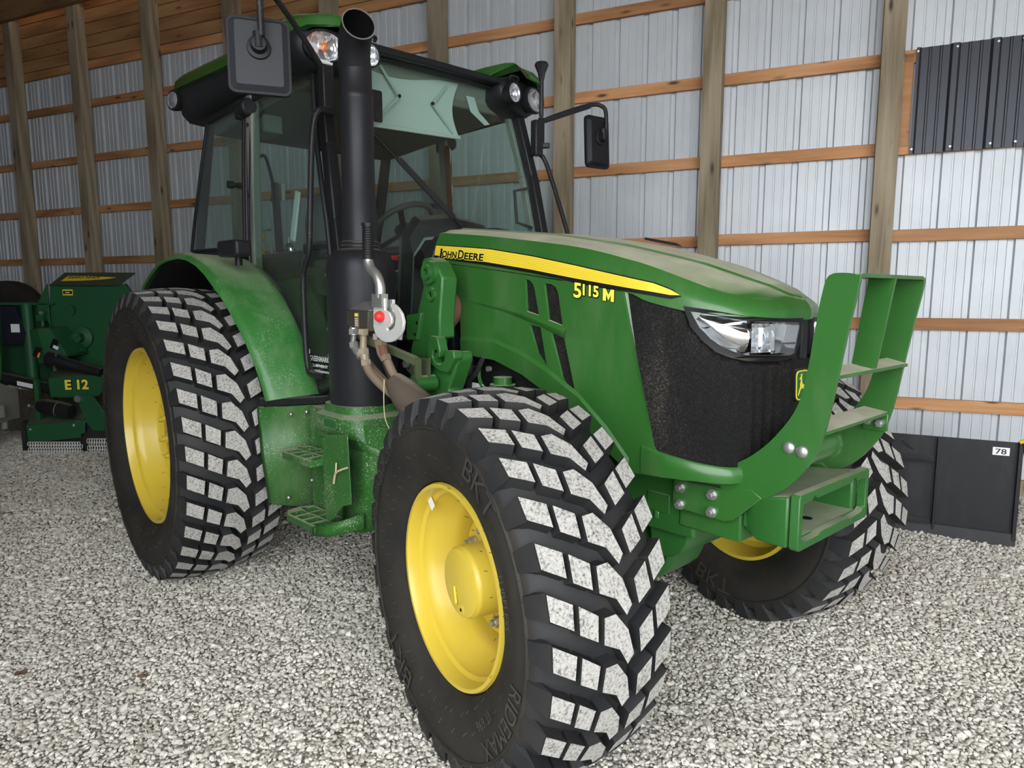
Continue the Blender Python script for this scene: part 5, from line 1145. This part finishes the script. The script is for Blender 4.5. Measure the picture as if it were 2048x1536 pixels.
# headliner and inside of roof
b = MB(); b.hexa([(-.57,-.63,2.50),(.82,-.60,2.555),(.82,.60,2.555),(-.57,.63,2.50),(-.57,-.63,2.60),(.82,-.60,2.60),(.82,.60,2.60),(-.57,.63,2.60)]); b.build('headliner', M['liner'], T, bevel=.01)
b = MB(); b.hexa([(.60,-.60,2.56),(.80,-.60,2.56),(.80,.60,2.56),(.60,.60,2.56),(.60,-.60,2.69),(.86,-.60,2.685),(.86,.60,2.685),(.60,.60,2.69)]); b.build('headliner_front', M['olive'], T, bevel=.01)
b = MB(); b.box((-.12,-.60,2.42),(.10,-.48,2.52)); vb = b.build('vent_box', M['olive'], T, bevel=.01)
for k in range(3): b = MB(); b.box((-.07+k*.035,-.603,2.455),(-.058+k*.035,-.600,2.505)); b.build('vent_slot', M['decalk'], vb)
# sun shade with its scissor arms
rows = []
for t in range(7):
    z = 2.655-(2.655-2.372)*t/6; rows.append([(.845-.012*math.sin(math.pi*t/6)+.01*math.sin(7*y), y, z+.012*(y+.37)/.58) for y in np.linspace(-.372,.20-.035*math.sin(math.pi*t/6),9)])
b = MB(); b.grid(rows); sho = b.build('sun_shade', M['shade'], T, smooth=60)
b = MB(); b.bar((.845,-.385,2.366),(.845,.216,2.384),.012,.022); b.build('shade_rail', M['shade'], sho, bevel=.003)
sh2 = paint('shade_arm_plastic',(.33,.40,.35),.5,var=.05)
for pts in ([(.855,-.33,2.385),(.857,-.19,2.53),(.857,-.30,2.66)],[(.855,.16,2.395),(.857,.02,2.53),(.857,.12,2.64)]):
    b = MB(); b.bar(pts[0],pts[1],.014,.005,(1,0,0)); b.bar(pts[1],pts[2],.014,.005,(1,0,0)); ao = b.build('shade_arm', sh2, sho)
    b = MB(); b.cyl((.856,pts[1][1],pts[1][2]),(.866,pts[1][1],pts[1][2]),.009,n=12); b.build('arm_pivot', M['decalk'], sho)
b = MB(); b.grid([[(.83,.27,2.63),(.83,.33,2.63)],[(.835,.30,2.54),(.835,.36,2.55)],[(.84,.40,2.48),(.84,.44,2.49)]]); b.build('visor_flap', M['shade'], T, smooth=60)
b = MB(); b.obox((.95,-.40,2.43),(.02,.10,.15)); im = b.build('inside_mirror', M['black'], T, bevel=.02, seg=3)
# wiper
b = MB(); b.tube([(1.135,.0,1.865),(1.085,-.26,2.09),(1.05,-.50,2.30)],.009,8); b.bar((1.128,-.05,1.905),(1.075,-.34,2.165),.012,.028); b.build('wiper', M['black'], T, smooth=40)
# dash, steering wheel, seat, levers
b = MB(); rows = []
for x,w_,z in ((.72,.12,1.80),(.80,.17,1.86),(.90,.23,1.905),(1.0,.26,1.915),(1.06,.27,1.89),(1.09,.27,1.80)): rows.append([(x,-w_-.03,1.30),(x,-w_,z-.10),(x,-w_*.75,z-.015),(x,0,z+.01),(x,w_*.75,z-.015),(x,w_,z-.10),(x,w_+.03,1.30)])
b.grid(rows); b.add(rows[0],[tuple(range(7))]); dash = b.build('dashboard', M['olive'], T, smooth=40)
b = MB(); rows = []
for x,w_,z in ((.965,.255,1.918),(1.0,.263,1.922),(1.06,.273,1.897),(1.092,.275,1.81)): rows.append([(x,-w_-.035,1.30),(x,-w_-.004,z-.10),(x,-w_*.75-.004,z-.011),(x,0,z+.014),(x,w_*.75+.004,z-.011),(x,w_+.004,z-.10),(x,w_+.035,1.30)])
b.grid(rows); b.build('dash_cover', M['black'], dash, smooth=40)
sc_ = Vector((.66,-.06,1.88)); sn = Vector((-.62,-.12,.78)).normalized()
xa_ = sn.cross(Vector((0,1,0))).normalized(); ya_ = sn.cross(xa_)
b = MB(); ring_ = [sc_+(xa_*math.cos(2*math.pi*k/32)+ya_*math.sin(2*math.pi*k/32))*.195 for k in range(33)]; b.tube(ring_, .016, 10, caps=False); swo = b.build('steering_wheel', paint('grey_wheel_plastic',(.05,.052,.05),.55,var=.1), T, smooth=60)
b = MB()
for a in (.5,2.6,4.7): d_ = xa_*math.cos(a)+ya_*math.sin(a); b.bar(sc_-sn*.03, sc_+d_*.19, .03, .012, sn)
b.cyl(sc_-sn*.05, sc_+sn*.005, .045, n=18); b.cyl(sc_-sn*.45, sc_-sn*.05, .035, n=14); b.build('wheel_spokes', M['black'], swo)
b = MB(); b.ball(sc_+ya_*-.17+sn*.03+xa_*.08, .026, 12); b.build('spinner_knob', M['black'], swo)
b = MB(); b.obox((.80,-.22,1.70),(.05,.06,.04)); b.build('red_switch', M['red'], dash, bevel=.008)
b = MB(); b.obox((.82,-.30,1.68),(.04,.08,.04)); b.build('grey_switch', paint('pale_switch',(.2,.27,.25),.5), dash, bevel=.006)
b = MB(); rows = []
for z,w_,x in ((1.60,.22,-.02),(1.75,.235,-.06),(1.95,.225,-.10),(2.08,.19,-.13),(2.15,.14,-.14),(2.17,.06,-.145)):
    rows.append([(x-.10,-w_,z),(x-.02,-w_*1.0,z),(x+.03,-w_*.8,z),(x+.02,0,z),(x+.03,w_*.8,z),(x-.02,w_,z),(x-.10,w_,z),(x-.10,-w_,z)])
b.grid(rows); b.add(rows[-1][:-1],[tuple(range(7))]); seat = b.build('seat_back', M['seat'], T, smooth=60)
b = MB(); b.obox((.20,0,1.58),(.50,.50,.14)); b.build('seat_cushion', M['seat'], T, bevel=.04, seg=3)
b = MB(); b.obox((.16,0,1.30),(.34,.34,.44)); b.build('seat_base', M['black'], T, bevel=.02)
for y in (-.29,.29): b = MB(); b.obox((.12,y,1.80),(.34,.07,.06)); b.build('arm_rest', M['black'], T, bevel=.02)
b = MB(); b.obox((.18,-.48,1.68),(.60,.20,.14)); cons = b.build('side_console', M['black'], T, bevel=.03)
b = MB(); b.bar((.21,-.50,1.82),(.30,-.50,2.08),.045,.012,(0,1,0)); b.build('white_scale', M['white'], cons)
b = MB(); b.bar((.03,-.50,1.76),(.0,-.50,2.16),.05,.03,(0,1,0)); b.build('monitor_post', M['black'], cons, bevel=.004)
b = MB(); b.bar((.03,-.47,2.06),(.03,-.47,2.155),.03,.02,(0,1,0)); b.build('monitor_edge', M['steel'], cons)
b = MB(); b.tube([(-.12,-.48,1.74),(-.16,-.49,1.90)],.008,8); b.cyl((-.16,-.49,1.90),(-.175,-.49,1.99),.026,.030,14); b.build('gear_lever', M['shade'], cons)
b = MB(); b.tube([(-.22,-.49,1.74),(-.24,-.50,1.84)],.008,8); b.ball((-.245,-.50,1.87),.034,12); b.build('throttle_knob', M['ydecal'], cons)
b = MB(); b.tube([(-.02,-.50,1.74),(-.01,-.50,1.88),(.02,-.50,1.87)],.007,8); b.tube([(.14,-.50,1.74),(.16,-.50,1.84)],.007,8); b.build('lever_rod', M['steel'], cons)
b = MB(); b.ball((.16,-.50,1.765),.045,14,(1,.6,1)); b.build('round_dial', M['chrome'], cons)
b = MB(); b.tube(spline([(-.30,-.48,2.34),(-.14,-.49,2.33),(-.02,-.50,2.14),(-.05,-.50,2.06)],5),.010,8); b.build('grab_rail', M['black'], T)
b = MB(); b.tube([(-.20,-.52,1.75),(-.20,-.52,2.22)],.008,8); b.build('antenna_rod', M['black'], cons)
# warning labels on the far pillar
for i,(z,h,col) in enumerate(((2.44,.085,'white'),(2.32,.11,'decalk'),(2.20,.085,'white'),(2.11,.05,'white'),(2.03,.07,'decalk'),(1.965,.03,'ylet'),(1.92,.05,'decalk'))):
    b = MB(); b.obox((.155+.02*(2.6-z),.648+.03*(2.6-z),z),(.04,.004,h),None); b.build('warning_label', M[col], T)
b = MB(); b.bar((.17,.628,2.50),(.19,.650,1.88),.055,.006,(0,1,0)); b.build('label_strip', paint('brown_label_strip',(.16,.06,.03),.6), T)
b = MB(); b.tube([(1.0,.60,2.13),(.965,.52,2.11),(.985,.52,1.93),(1.03,.60,1.90)],.010,8); b.build('door_grab', M['black'], T)

# handrails
b = MB(); b.tube(spline([(1.035,-.66,2.335),(1.045,-.74,2.33),(1.03,-.765,2.24),(.985,-.765,1.95),(.955,-.765,1.72),(.915,-.765,1.66),(.880,-.765,1.58),(.880,-.765,1.30),(.895,-.765,1.17),(.93,-.765,1.135),(1.01,-.74,1.13)],5),.0135,12); b.build('handrail', M['bmetal'], T, smooth=60)
b = MB(); b.tube(spline([(.96,.64,2.33),(.99,.70,2.335),(1.02,.73,2.27),(1.10,.75,2.05),(1.19,.75,1.83),(1.28,.75,1.60)],5),.0135,12); b.build('handrail', M['bmetal'], T, smooth=60)
# mirrors
def mirror(sg, base, path, head, nvec, w_, h_, tilt=0):
    b = MB(); b.obox(base,(.05,.06,.20)); mo = b.build('mirror_bracket', M['bmetal'], T, bevel=.008)
    b = MB(); b.tube(spline(path,5) , .0125, 10); b.build('mirror_arm', M['bmetal'], mo, smooth=50)
    n = Vector(nvec).normalized(); s_ = Vector((0,0,1)).cross(n).normalized(); u = n.cross(s_); c = Vector(head)
    F = lambda d: (lambda a_,b_,h: c+s_*a_+u*b_+n*(d+h))
    b = MB(); b.plate(rrect(w_,h_,.028), F(-.016), .020); hd = b.build('mirror_head', M['black'], mo, bevel=.008, seg=3)
    inset = []
    rows = [[F(.004)(a_,b_,0) for a_,b_ in rrect(w_*.92,h_*.93,.022)],[F(.026)(a_,b_,0) for a_,b_ in rrect(w_*.74,h_*.82,.010)]]
    rows = [r+[r[0]] for r in rows]
    b = MB(); b.grid(rows); b.add(rows[1][:-1],[tuple(range(len(rows[1])-1))]); b.build('mirror_shell', paint('grey_mirror_shell',(.032,.033,.038),.38,var=.12) if sg<0 else M['black'], hd, smooth=30)
    b = MB(); b.plate(rrect(w_*.9,h_*.92,.02), F(-.019), .002); b.build('mirror_glass', M['mirror'], hd)
    b = MB(); b.lathe([(.045,0),(.043,.012),(.030,.016),(.026,.045),(.0,.047)], c+n*.024+u*.02, n, 20); b.build('ball_socket', M['black'], hd, smooth=40)
    b = MB(); b.cyl(c+n*.055+u*.005, c+n*.055+u*.065, .020, n=14); b.build('socket_clamp', M['black'], hd)
    return mo
mirror(-1,(.985,-.665,2.45),[(.985,-.67,2.52),(1.02,-.76,2.60),(1.06,-.86,2.68),(1.16,-1.00,2.74),(1.30,-1.10,2.735),(1.37,-1.125,2.70),(1.372,-1.128,2.60),(1.372,-1.128,2.47)],(1.315,-1.115,2.415),(.92,-.39,.10),.230,.290)
mirror(1,(1.005,.66,2.42),[(1.01,.68,2.50),(1.01,.73,2.535),(1.03,.82,2.575),(1.07,.97,2.635),(1.10,1.04,2.655),(1.12,1.08,2.655),(1.15,1.10,2.62),(1.155,1.10,2.50),(1.15,1.09,2.45)],(1.105,1.08,2.44),(.95,-.10,.05),.19,.31)
b = MB(); b.bar((1.005,.70,2.52),(1.09,1.02,2.645),.028,.028); b.bar((1.01,.69,2.54),(1.01,.69,2.37),.03,.03); b.bar((1.01,.69,2.38),(1.05,.72,2.38),.03,.03); b.build('mirror_boom', M['bmetal'], T, bevel=.005)
# antenna post on the left front corner of the roof
b = MB(); b.cyl((1.0,.70,2.55),(1.0,.70,2.80),.014,n=12); b.tube([(1.0,.70,2.755),(1.0,.70,2.79),(1.0,.70,2.835),(1.0,.70,2.85)],[.016,.022,.042,.036],8); b.ball((.98,.68,2.74),.022,10); b.build('beacon_post', M['bmetal'], T, smooth=30)
# decal on the door glass
b = MB()
for txt,size,z,wd in (('GREENMARK',.036,1.190,.205),('EQUIPMENT',.018,1.162,.19),('GreensMarkEquipment.com',.016,1.138,.22)): add_text(b, txt, size, lambda u,v,z=z: (.808+u,-.7125,z+v), bold=.0008, width=wd)
b.box((.806,-.7125,1.222),(.812,-.711,1.245)); b.build('dealer_decal', M['white'], T, smooth=None, fix=False)

# ================================================================== ROTARY CUTTER parked behind the tractor
MW = thing('rotary_cutter', (-3.913,-.939,0), 'dark green rotary cutter with folded wing and chain guards behind the rear tyre', 'mower', rz=.8404)
def mp(mb, name, mat, par=None, **k): return mb.build(name, mat, par or MW, local=True, **k)
G = M['mgreen']
q = MB(); q.plate([(-.24,1.62),(.50,1.62),(.60,1.45),(.60,.95),(.38,.76),(-.26,.70),(-.29,1.10)], lambda u,v,h: (u,.20-h,v), .05); wing = mp(q,'wing_deck',G,bevel=.006)
q = MB(); q.hexa([(-.22,.10,1.605),(.46,.10,1.605),(.46,.115,1.600),(-.22,.115,1.600),(-.17,.28,1.735),(.54,.28,1.735),(.54,.30,1.728),(-.17,.30,1.728)]); top_ = mp(q,'wing_top_sheet',paint('dusty_olive_sheet',(.05,.062,.04),.6,dust=.5,var=.2,dustcol=(.12,.11,.08)),bevel=.003)
ts = lambda u,f,o=0.: (u, .10+.18*f-.006-o*.6, 1.605+.13*f+.002+o)
q = MB(); q.add([ts(-.13,.30),ts(-.10,.72),ts(.10,.70),ts(.30,.62),ts(.40,.58),ts(.28,.44),ts(.08,.34)],[(0,1,2,3,4,5,6)]); mp(q,'yellow_stripe',M['ydecal'],top_,smooth=None)
q = MB(); add_text(q,'JOHN DEERE',.05,lambda u,v: ts(.235-u,.66-v*5.2,.003), bold=.001, width=.32); mp(q,'maker_lettering',M['decalk'],top_,smooth=None,fix=False)
q = MB(); q.plate([(-.24,1.62),(-.24,1.20),(-.27,1.28),(-.36,1.34),(-.35,1.42)], lambda u,v,h: (u,.12-h,v), .02); gus = mp(q,'wing_gusset',G,bevel=.003)
q = MB(); q.cyl((-.295,.13,1.335),(-.295,.07,1.335),.032,n=18); mp(q,'pin_boss',G,gus)
q = MB(); q.cyl((-.295,.075,1.335),(-.295,.055,1.335),.018,n=14); mp(q,'hinge_pin',M['steel'],gus)
q = MB(); q.hexa([(-.34,.05,1.255),(-.27,.05,1.255),(-.27,.12,1.255),(-.34,.12,1.255),(-.34,.05,1.315),(-.27,.05,1.315),(-.27,.12,1.315),(-.34,.12,1.315)]); q.cyl((-.305,.09,1.20),(-.305,.09,1.26),.018,n=12); mp(q,'lift_rod',G)
q = MB(); q.cyl((-.06,.15,1.36),(-.06,.135,1.36),.055,n=24); q.lathe([(.055,0),(.055,.02),(.040,.02),(.040,.0)],(-.06,.15,1.36),(0,-1,0),24); mp(q,'inspection_ring',G,wing)
q = MB(); q.plate(rrect(.10,.058,.006), lambda u,v,h: (-.07+u,.148-h,1.535+v), .002); lab = mp(q,'maker_plate',M['ydecal'])
q = MB(); q.plate(rrect(.088,.030,.003), lambda u,v,h: (-.07+u,.1455-h,1.535+v), .001); q.plate(rrect(.044,.008,.002), lambda u,v,h: (-.07+u,.1442-h,1.535+v), .001, mi=1); mp(q,'maker_plate_print',[M['decalk'],M['white']],lab)
# gear box
q = MB(); q.hexa([(-.28,-.06,.83),(.10,-.20,.93),(.10,.14,.93),(-.20,.16,.85),(-.36,-.04,1.17),(-.18,-.16,1.20),(-.12,.14,1.20),(-.30,.14,1.19)]); gb = mp(q,'gear_box',G,bevel=.010)
q = MB(); q.hexa([(-.11,-.215,.925),(.10,-.215,.945),(.12,.10,.955),(-.08,.10,.94),(-.20,-.17,1.195),(-.09,-.14,1.20),(-.06,.08,1.20),(-.16,.08,1.20)]); mp(q,'gear_box_cover',G,gb,bevel=.008)
q = MB(); q.lathe([(0,0),(.11,0),(.11,.03),(.05,.05),(.05,.12),(0,.12)],(.05,.14,1.09),(0,-1,0),24); mp(q,'drive_flange',G,gb,smooth=35)
for a,mt in (((-.02,-.20,1.045),'white'),((-.235,-.13,.965),'orange')):
    q = MB(); q.obox(a,(.055,.004,.10),Matrix.Rotation(.45,3,'Y')); w_ = mp(q,'warning_label',M['decalk'],gb); q = MB(); q.obox(Vector(a)+Vector((.015,-.004,-.03)),(.05,.003,.03) if mt=='white' else (.02,.003,.05),Matrix.Rotation(.45,3,'Y')); mp(q,'warning_print',M[mt],gb)
q = MB(); q.tube([(-.06,-.20,.905),(.02,-.22,.89),(.10,-.22,.865),(.42,-.22,.775)],[.085,.075,.05,.042],20); mp(q,'drive_shaft',M['black'],smooth=40)
q = MB(); q.tube([(-.95,-.05,.78),(-.17,-.08,.605)],.055,20); q.tube([(-.20,-.08,.612),(-.10,-.08,.59)],[.062,.085],20); ds = mp(q,'drive_shaft',M['black'],smooth=40)
q = MB(); q.bar((-.45,-.138,.665),(-.30,-.140,.632),.002,.045,(0,-.2,1)); mp(q,'shaft_label',M['white'],ds)
q = MB()
for k in range(14):
    a = .7+k*.33; c = Vector((.02+.02*math.cos(a),-.22-.070*math.sin(a)*.4-.03,.89+.085*math.cos(a))); q.tube([c+Vector((.010*math.cos(t),.004*math.sin(3*t),.010*math.sin(t))) for t in np.linspace(0,6.28,7)],.0022,5)
o = mp(q,'safety_chain',M['steel']); o['kind'] = 'stuff'
# E12 cover and frame
q = MB(); q.hexa([(-.09,-.20,.70),(.45,-.20,.735),(.45,.15,.80),(-.30,.15,.74),(-.09,-.20,.72),(.45,-.20,.755),(.45,.15,.815),(-.30,.15,.76)]); mp(q,'frame_top',G,bevel=.004)
q = MB(); q.plate([(-.075,.535),(-.09,.55),(-.10,.70),(-.09,.725),(.30,.748),(.46,.750),(.47,.67),(.37,.555),(.35,.545)], lambda u,v,h: (u,-.20-h,v), .012); cov = mp(q,'frame_cover',G,bevel=.004)
def e12(off,bold):
    mb = MB(); add_text(mb,'E 12',.125,lambda u,v: (.060+u,-.2125-off,.615+v+u*.02), bold=bold, width=.225); return mb
mp(e12(.001,.011),'model_letter_shadow',M['decalk'],cov,smooth=None,fix=False); mp(e12(.003,.005),'model_letter',M['ylet'],cov,smooth=None,fix=False)
# deck
q = MB(); q.hexa([(-.38,-.10,.30),(-.28,-.30,.26),(.28,-.30,.30),(.55,.30,.40),(-.39,-.10,.325),(-.28,-.30,.285),(.28,-.30,.325),(.55,.30,.44)]); q.hexa([(-.60,.3,.36),(-.38,-.10,.30),(.28,-.28,.31),(.60,.35,.40),(-.60,.3,.44),(-.38,-.10,.33),(.28,-.28,.34),(.60,.35,.50)]); dk = mp(q,'deck',G,bevel=.006)
q = MB(); q.plate([(-.27,.115),(-.28,.285),(.28,.320),(.275,.205),(.235,.20),(.235,.165),(-.25,.11)], lambda u,v,h: (u,-.30-h,v), .012); fr2 = mp(q,'deck_front_flap',G,bevel=.003)
q = MB(); q.add([(-.285,-.312,.285),(-.275,-.312,.11),(-.395,-.10,.13),(-.395,-.10,.32)],[(0,1,2,3)]); q.add([(-.285,-.30,.285),(-.275,-.30,.11),(-.38,-.10,.13),(-.38,-.10,.32)],[(3,2,1,0)]); mp(q,'deck_side_flap',paint('dusty_flap',(.07,.065,.05),.7,var=.2))
for x,z in ((-.235,.245),(.18,.285)):
    q = MB(); q.ball((x,-.318,z),.016,10); mp(q,'bolt',M['steel'],fr2)
q = MB(); q.tube([(-.14,-.30,.475),(-.08,-.31,.465),(.10,-.33,.435),(.19,-.34,.42)],[.055,.075,.075,.062],20); cyl_ = mp(q,'gauge_cylinder',M['black'],smooth=40)
q = MB(); q.lathe([(.0755,-.004),(.0775,0),(.0755,.004)],(.06,-.325,.442),(.985,-.11,-.16),28); mp(q,'cylinder_band',paint('tan_band',(.20,.15,.08),.6),cyl_)
q = MB(); q.plate([(.20,.50),(.26,.56),(.34,.56),(.48,.36),(.46,.22),(.32,.22),(.27,.30)], lambda u,v,h: (u,-.24-h,v), .03); bk2 = mp(q,'side_bracket',G,bevel=.006)
q = MB(); q.cyl((.225,-.27,.535),(.225,-.31,.535),.032,n=18); mp(q,'pivot_bolt',M['steel'],bk2)
q = MB(); q.box((-.25,-.20,.30),(-.21,-.16,.70)); q.box((-.30,-.24,.44),(-.12,-.20,.455)); mp(q,'deck_brace',G)
for x in (-.28,-.20): q = MB(); q.ball((x,-.245,.462),.015,8); mp(q,'bolt',M['steel'],dk)
# chain curtain: rows of small links, too small to count
def chain(x0,x1,z0,z1,y,nx,nz,par):
    mb = MB()
    for i in range(nx):
        for k in range(nz):
            c = Vector((x0+(x1-x0)*(i+.5*(k%2))/nx, y+(.006 if k%2 else -.006), z1-(z1-z0)*(k+.5)/nz)); rx,rz_ = (x1-x0)/nx*.48,(z1-z0)/nz*.72
            mb.tube([c+Vector((rx*math.cos(t),.004*math.sin(t),rz_*math.sin(t))) for t in np.linspace(0,6.2832,7)],.0048,4,caps=False)
    o = mb.build('chain_curtain', M['plate'], par, local=True, smooth=None); o['kind'] = 'stuff'; return o
chain(-.26,.24,.005,.12,-.315,20,4,MW); chain(.27,.56,.0,.14,-.26,12,4,MW); chain(-.40,-.29,.0,.12,-.20,6,4,MW)
# tall frame to the left: tailpiece, dark panel with white square, side post
q = MB(); q.hexa([(-.95,.20,.60),(-.28,.20,.60),(-.28,.35,.60),(-.95,.35,.60),(-.95,.20,1.42),(-.20,.20,1.42),(-.20,.35,1.42),(-.95,.35,1.42)]); mp(q,'centre_frame',paint('deep_green',(.010,.05,.022),.6,dust=.2,var=.2),bevel=.01)  # centre frame in a deeper green than the deck
q = MB(); q.box((-.95,.10,1.41),(-.20,.38,1.435)); mp(q,'frame_shelf',G,bevel=.004)
q = MB(); q.cyl((-.47,.12,.60),(-.47,.12,1.42),.05,n=18); mp(q,'lift_post',G)
q = MB(); q.plate([(-.70,1.40),(-.56,1.40),(-.46,1.14),(-.50,1.02),(-.70,1.02)], lambda u,v,h: (u,.10-h,v), .03); bp2 = mp(q,'dark_panel',paint('navy_panel',(.010,.012,.022),.5,var=.1),bevel=.004)
q = MB(); q.plate(rrect(.085,.082,.003), lambda u,v,h: (-.565+u,.069-h,1.185+v), .002); mp(q,'white_sticker',M['white'],bp2)
q = MB(); q.plate([(-.66,1.27),(-.612,1.27),(-.60,.90),(-.62,.70),(-.66,.60)], lambda u,v,h: (u,-.10-h,v), .02); mp(q,'side_post',paint('bright_green',(.02,.13,.03),.4,var=.1),bevel=.003)
q = MB(); q.box((-.36,.15,1.255),(-.325,.19,1.36)); mp(q,'decal_strip',M['white'])
# grey bracket in the foreground of the cutter
GRY = thing('grey_implement_arm', (-3.72,-1.36,0), 'grey steel hitch arm with bolted plate at the far left edge', 'implement', rz=.8404)
q = MB(); q.hexa([(-.60,-.10,.24),(-.20,-.10,.34),(-.20,.20,.34),(-.60,.20,.24),(-.60,-.10,.78),(-.20,-.10,.61),(-.20,.20,.61),(-.60,.20,.78)]); bod = q.build('arm_box', M['grey'], GRY, local=True, bevel=.006)
q = MB(); q.plate([(-.30,.62),(-.20,.63),(-.18,.35),(-.30,.33)], lambda u,v,h: (u,-.115-h,v), .012); q.build('bolted_plate', M['grey'], GRY, local=True, bevel=.003)
q = MB(); q.plate([(-.19,.51),(-.12,.515),(-.115,.40),(-.19,.39)], lambda u,v,h: (u,-.10-h,v), .02); q.build('end_tab', M['grey'], GRY, local=True, bevel=.003)
for x,z in ((-.24,.54),(-.235,.44)): q = MB(); q.ball((x,-.132,z),.013,8); q.build('bolt', M['steel'], GRY, local=True)
q = MB(); q.box((-.62,-.05,0),(-.56,.05,.30)); q.cyl((-.25,.05,.36),(-.25,.05,.26),.03,n=14); q.box((-.50,.02,.0),(-.44,.10,.28)); q.build('stand_leg', M['grey'], GRY, local=True, bevel=.004)
# spare tyre leaning at the wall behind
TY = MB(); TY.lathe([(.30,-.10),(.42,-.12),(.50,-.105),(.52,-.09),(.53,-.06),(.522,-.052),(.53,-.045),(.533,-.01),(.524,0),(.533,.01),(.53,.045),(.522,.052),(.53,.06),(.52,.09),(.50,.105),(.42,.12),(.30,.10),(.30,-.10)], (0,0,0), (0,1,0), 40)
ty_ = TY.build('implement_tyre', M['rubside'], None, smooth=30); ty_.location = (-5.16,-1.25,1.13); ty_.rotation_euler = (0,0,.5); tag(ty_, 'dark ribbed implement tyre raised at the far left behind the cutter', 'tyre')

# ================================================================== BLACK ATTACHMENT PLATE leaning by the right wall
AT = thing('attachment_plate', (3.066,2.70,0), 'black skid-steer attachment plate numbered 78 standing by the right wall', 'attachment', rz=.3616)
def ap(mb, name, mat, **k): return mb.build(name, mat, AT, local=True, **k)
K = M['plateb']; lean = lambda z: .03*z
f3 = lambda d: (lambda u,v,h: (u, d-h+lean(v), v))
q = MB(); q.plate([(-1.98,.03),(-1.98,.635),(0,.635),(0,.03)], f3(0), .010); main = ap(q,'back_sheet',K,bevel=.002)
q = MB(); q.hexa([(-1.98,-.045,.005),(0,-.045,.005),(0,.0,.005),(-1.98,.0,.005),(-1.98,-.030,.085),(0,-.030,.085),(0,.0,.085),(-1.98,.0,.085)]); ap(q,'cutting_edge',K,bevel=.004)
for x in (-.43,-1.55):
    q = MB(); q.plate([(x-.006,.05),(x-.006,.63),(x+.006,.63),(x+.006,.05)], f3(-.01), .035); ap(q,'stiffener',K,bevel=.002)
for x in (-.012,-1.968):
    q = MB(); q.plate([(x-.010,.03),(x-.010,.64),(x+.012,.64),(x+.012,.03)], f3(.01), .05); ap(q,'end_flange',K,bevel=.003)
q = MB(); q.hexa([(-1.54,-.065,.485),(-.445,-.065,.485),(-.445,.0,.485),(-1.54,.0,.485),(-1.54,-.020,.515),(-.445,-.020,.515),(-.445,.02,.515),(-1.54,.02,.515)]); ap(q,'top_angle',K,bevel=.003)
q = MB(); q.hexa([(-1.54,-.075,.09),(-.445,-.075,.09),(-.445,.0,.09),(-1.54,.0,.09),(-1.54,-.035,.115),(-.445,-.035,.115),(-.445,.0,.115),(-1.54,.0,.115)]); ap(q,'bottom_ledge',K,bevel=.003)
for x in (-.83,-.68): q = MB(); q.plate([(x-.006,.50),(x-.006,.60),(x+.006,.60),(x+.006,.50)], f3(-.01), .035); ap(q,'top_fin',K,bevel=.002)
for x,a in ((-.60,-.65),(-.755,.65)):
    q = MB(); c,s = math.cos(a),math.sin(a); q.plate([(x+u*c-v*s*1.0,.565+u*s+v*c) for u,v in rrect(.10,.026,.012)], f3(-.010), .002, [[(x+u*c-v*s,.565+u*s+v*c) for u,v in rrect(.085,.014,.006)]]); ap(q,'slot_rim',M['bmetal'])
    q = MB(); q.plate([(x+u*c-v*s,.565+u*s+v*c) for u,v in rrect(.085,.014,.006)], f3(-.010), .001); ap(q,'slot',M['decalk'])
q = MB(); q.plate(rrect(.085,.048,.002), lambda u,v,h: f3(-.010)(-.105+u,.575+v,h), .002); lab = ap(q,'number_label',M['white'])
q = MB(); add_text(q,'78',.045,lambda u,v: f3(-.0125)(-.134+u,.559+v,0), bold=.0006, width=.056); q.build('label_digits', M['decalk'], lab, smooth=None, fix=False).parent = AT
q = MB(); q.tube(spline([(-.02,-.02,.645),(.02,-.035,.662),(.06,-.02,.650),(.075,.0,.636)],4),.012,8); q.build('yellow_strap', M['ydecal'], AT, local=True, smooth=50)
q = MB(); q.tube([(-.005,-.02,.64),(.01,-.02,.56)],.006,6); q.build('strap_hook', M['bmetal'], AT, local=True)
q = MB(); q.box((-.37,-.24,.012),(.60,-.225,.30)); q.box((-.385,-.235,.012),(-.37,.10,.30)); mp(q,'under_deck_shade',M['rubber'])  # added dark sheet behind the chains, standing in for shade under the cutter deck

# ------------------------------------------------------------------ dry leaf scraps blown onto the gravel
leafm = paint('brown_dry_leaf', (.16,.095,.055), .8, var=.3)
LEAF = [(-2.75,-1.62,.8,'far left near the rotary cutter'),(-1.75,-1.75,1.0,'left of the rear tyre'),(.05,-2.05,1.0,'in front of the rear tyre'),(.75,-1.98,1.2,'midway along the left foreground'),(1.12,-1.62,.8,'just below the cab ladder'),(1.75,-2.05,1.0,'left of the front tyre'),(2.05,-2.42,1.3,'at the lower left corner'),(2.35,-1.95,1.0,'close to the lower front tyre'),(3.45,1.35,1.1,'at the right below the black plate'),(3.05,-.45,1.0,'right of the front tyre')]
for i,(x,y,k_,where) in enumerate(LEAF):
    r_ = random.Random(i+40); m_ = MB(); n = 9; pts = []
    for k in range(n): a = 2*math.pi*k/n; rr = k_*r_.uniform(.010,.026)*(1.5 if k in (0,4) else 1); pts.append((rr*1.25*math.cos(a), rr*.8*math.sin(a), r_.uniform(.0,.012)))
    m_.add(pts+[(0,0,.004)], [(k,(k+1)%n,n) for k in range(n)]); o = m_.build('dry_leaf', leafm, None, smooth=None); s_ = o.modifiers.new('thick','SOLIDIFY'); s_.thickness = .0012
    o.location = (x,y,float(ground_h(x,y))+.008); o.rotation_euler = (0,0,r_.uniform(0,6.28)); tag(o, 'brown dry leaf scrap on gravel '+where, 'leaf', 'dry leaf scraps on the gravel')
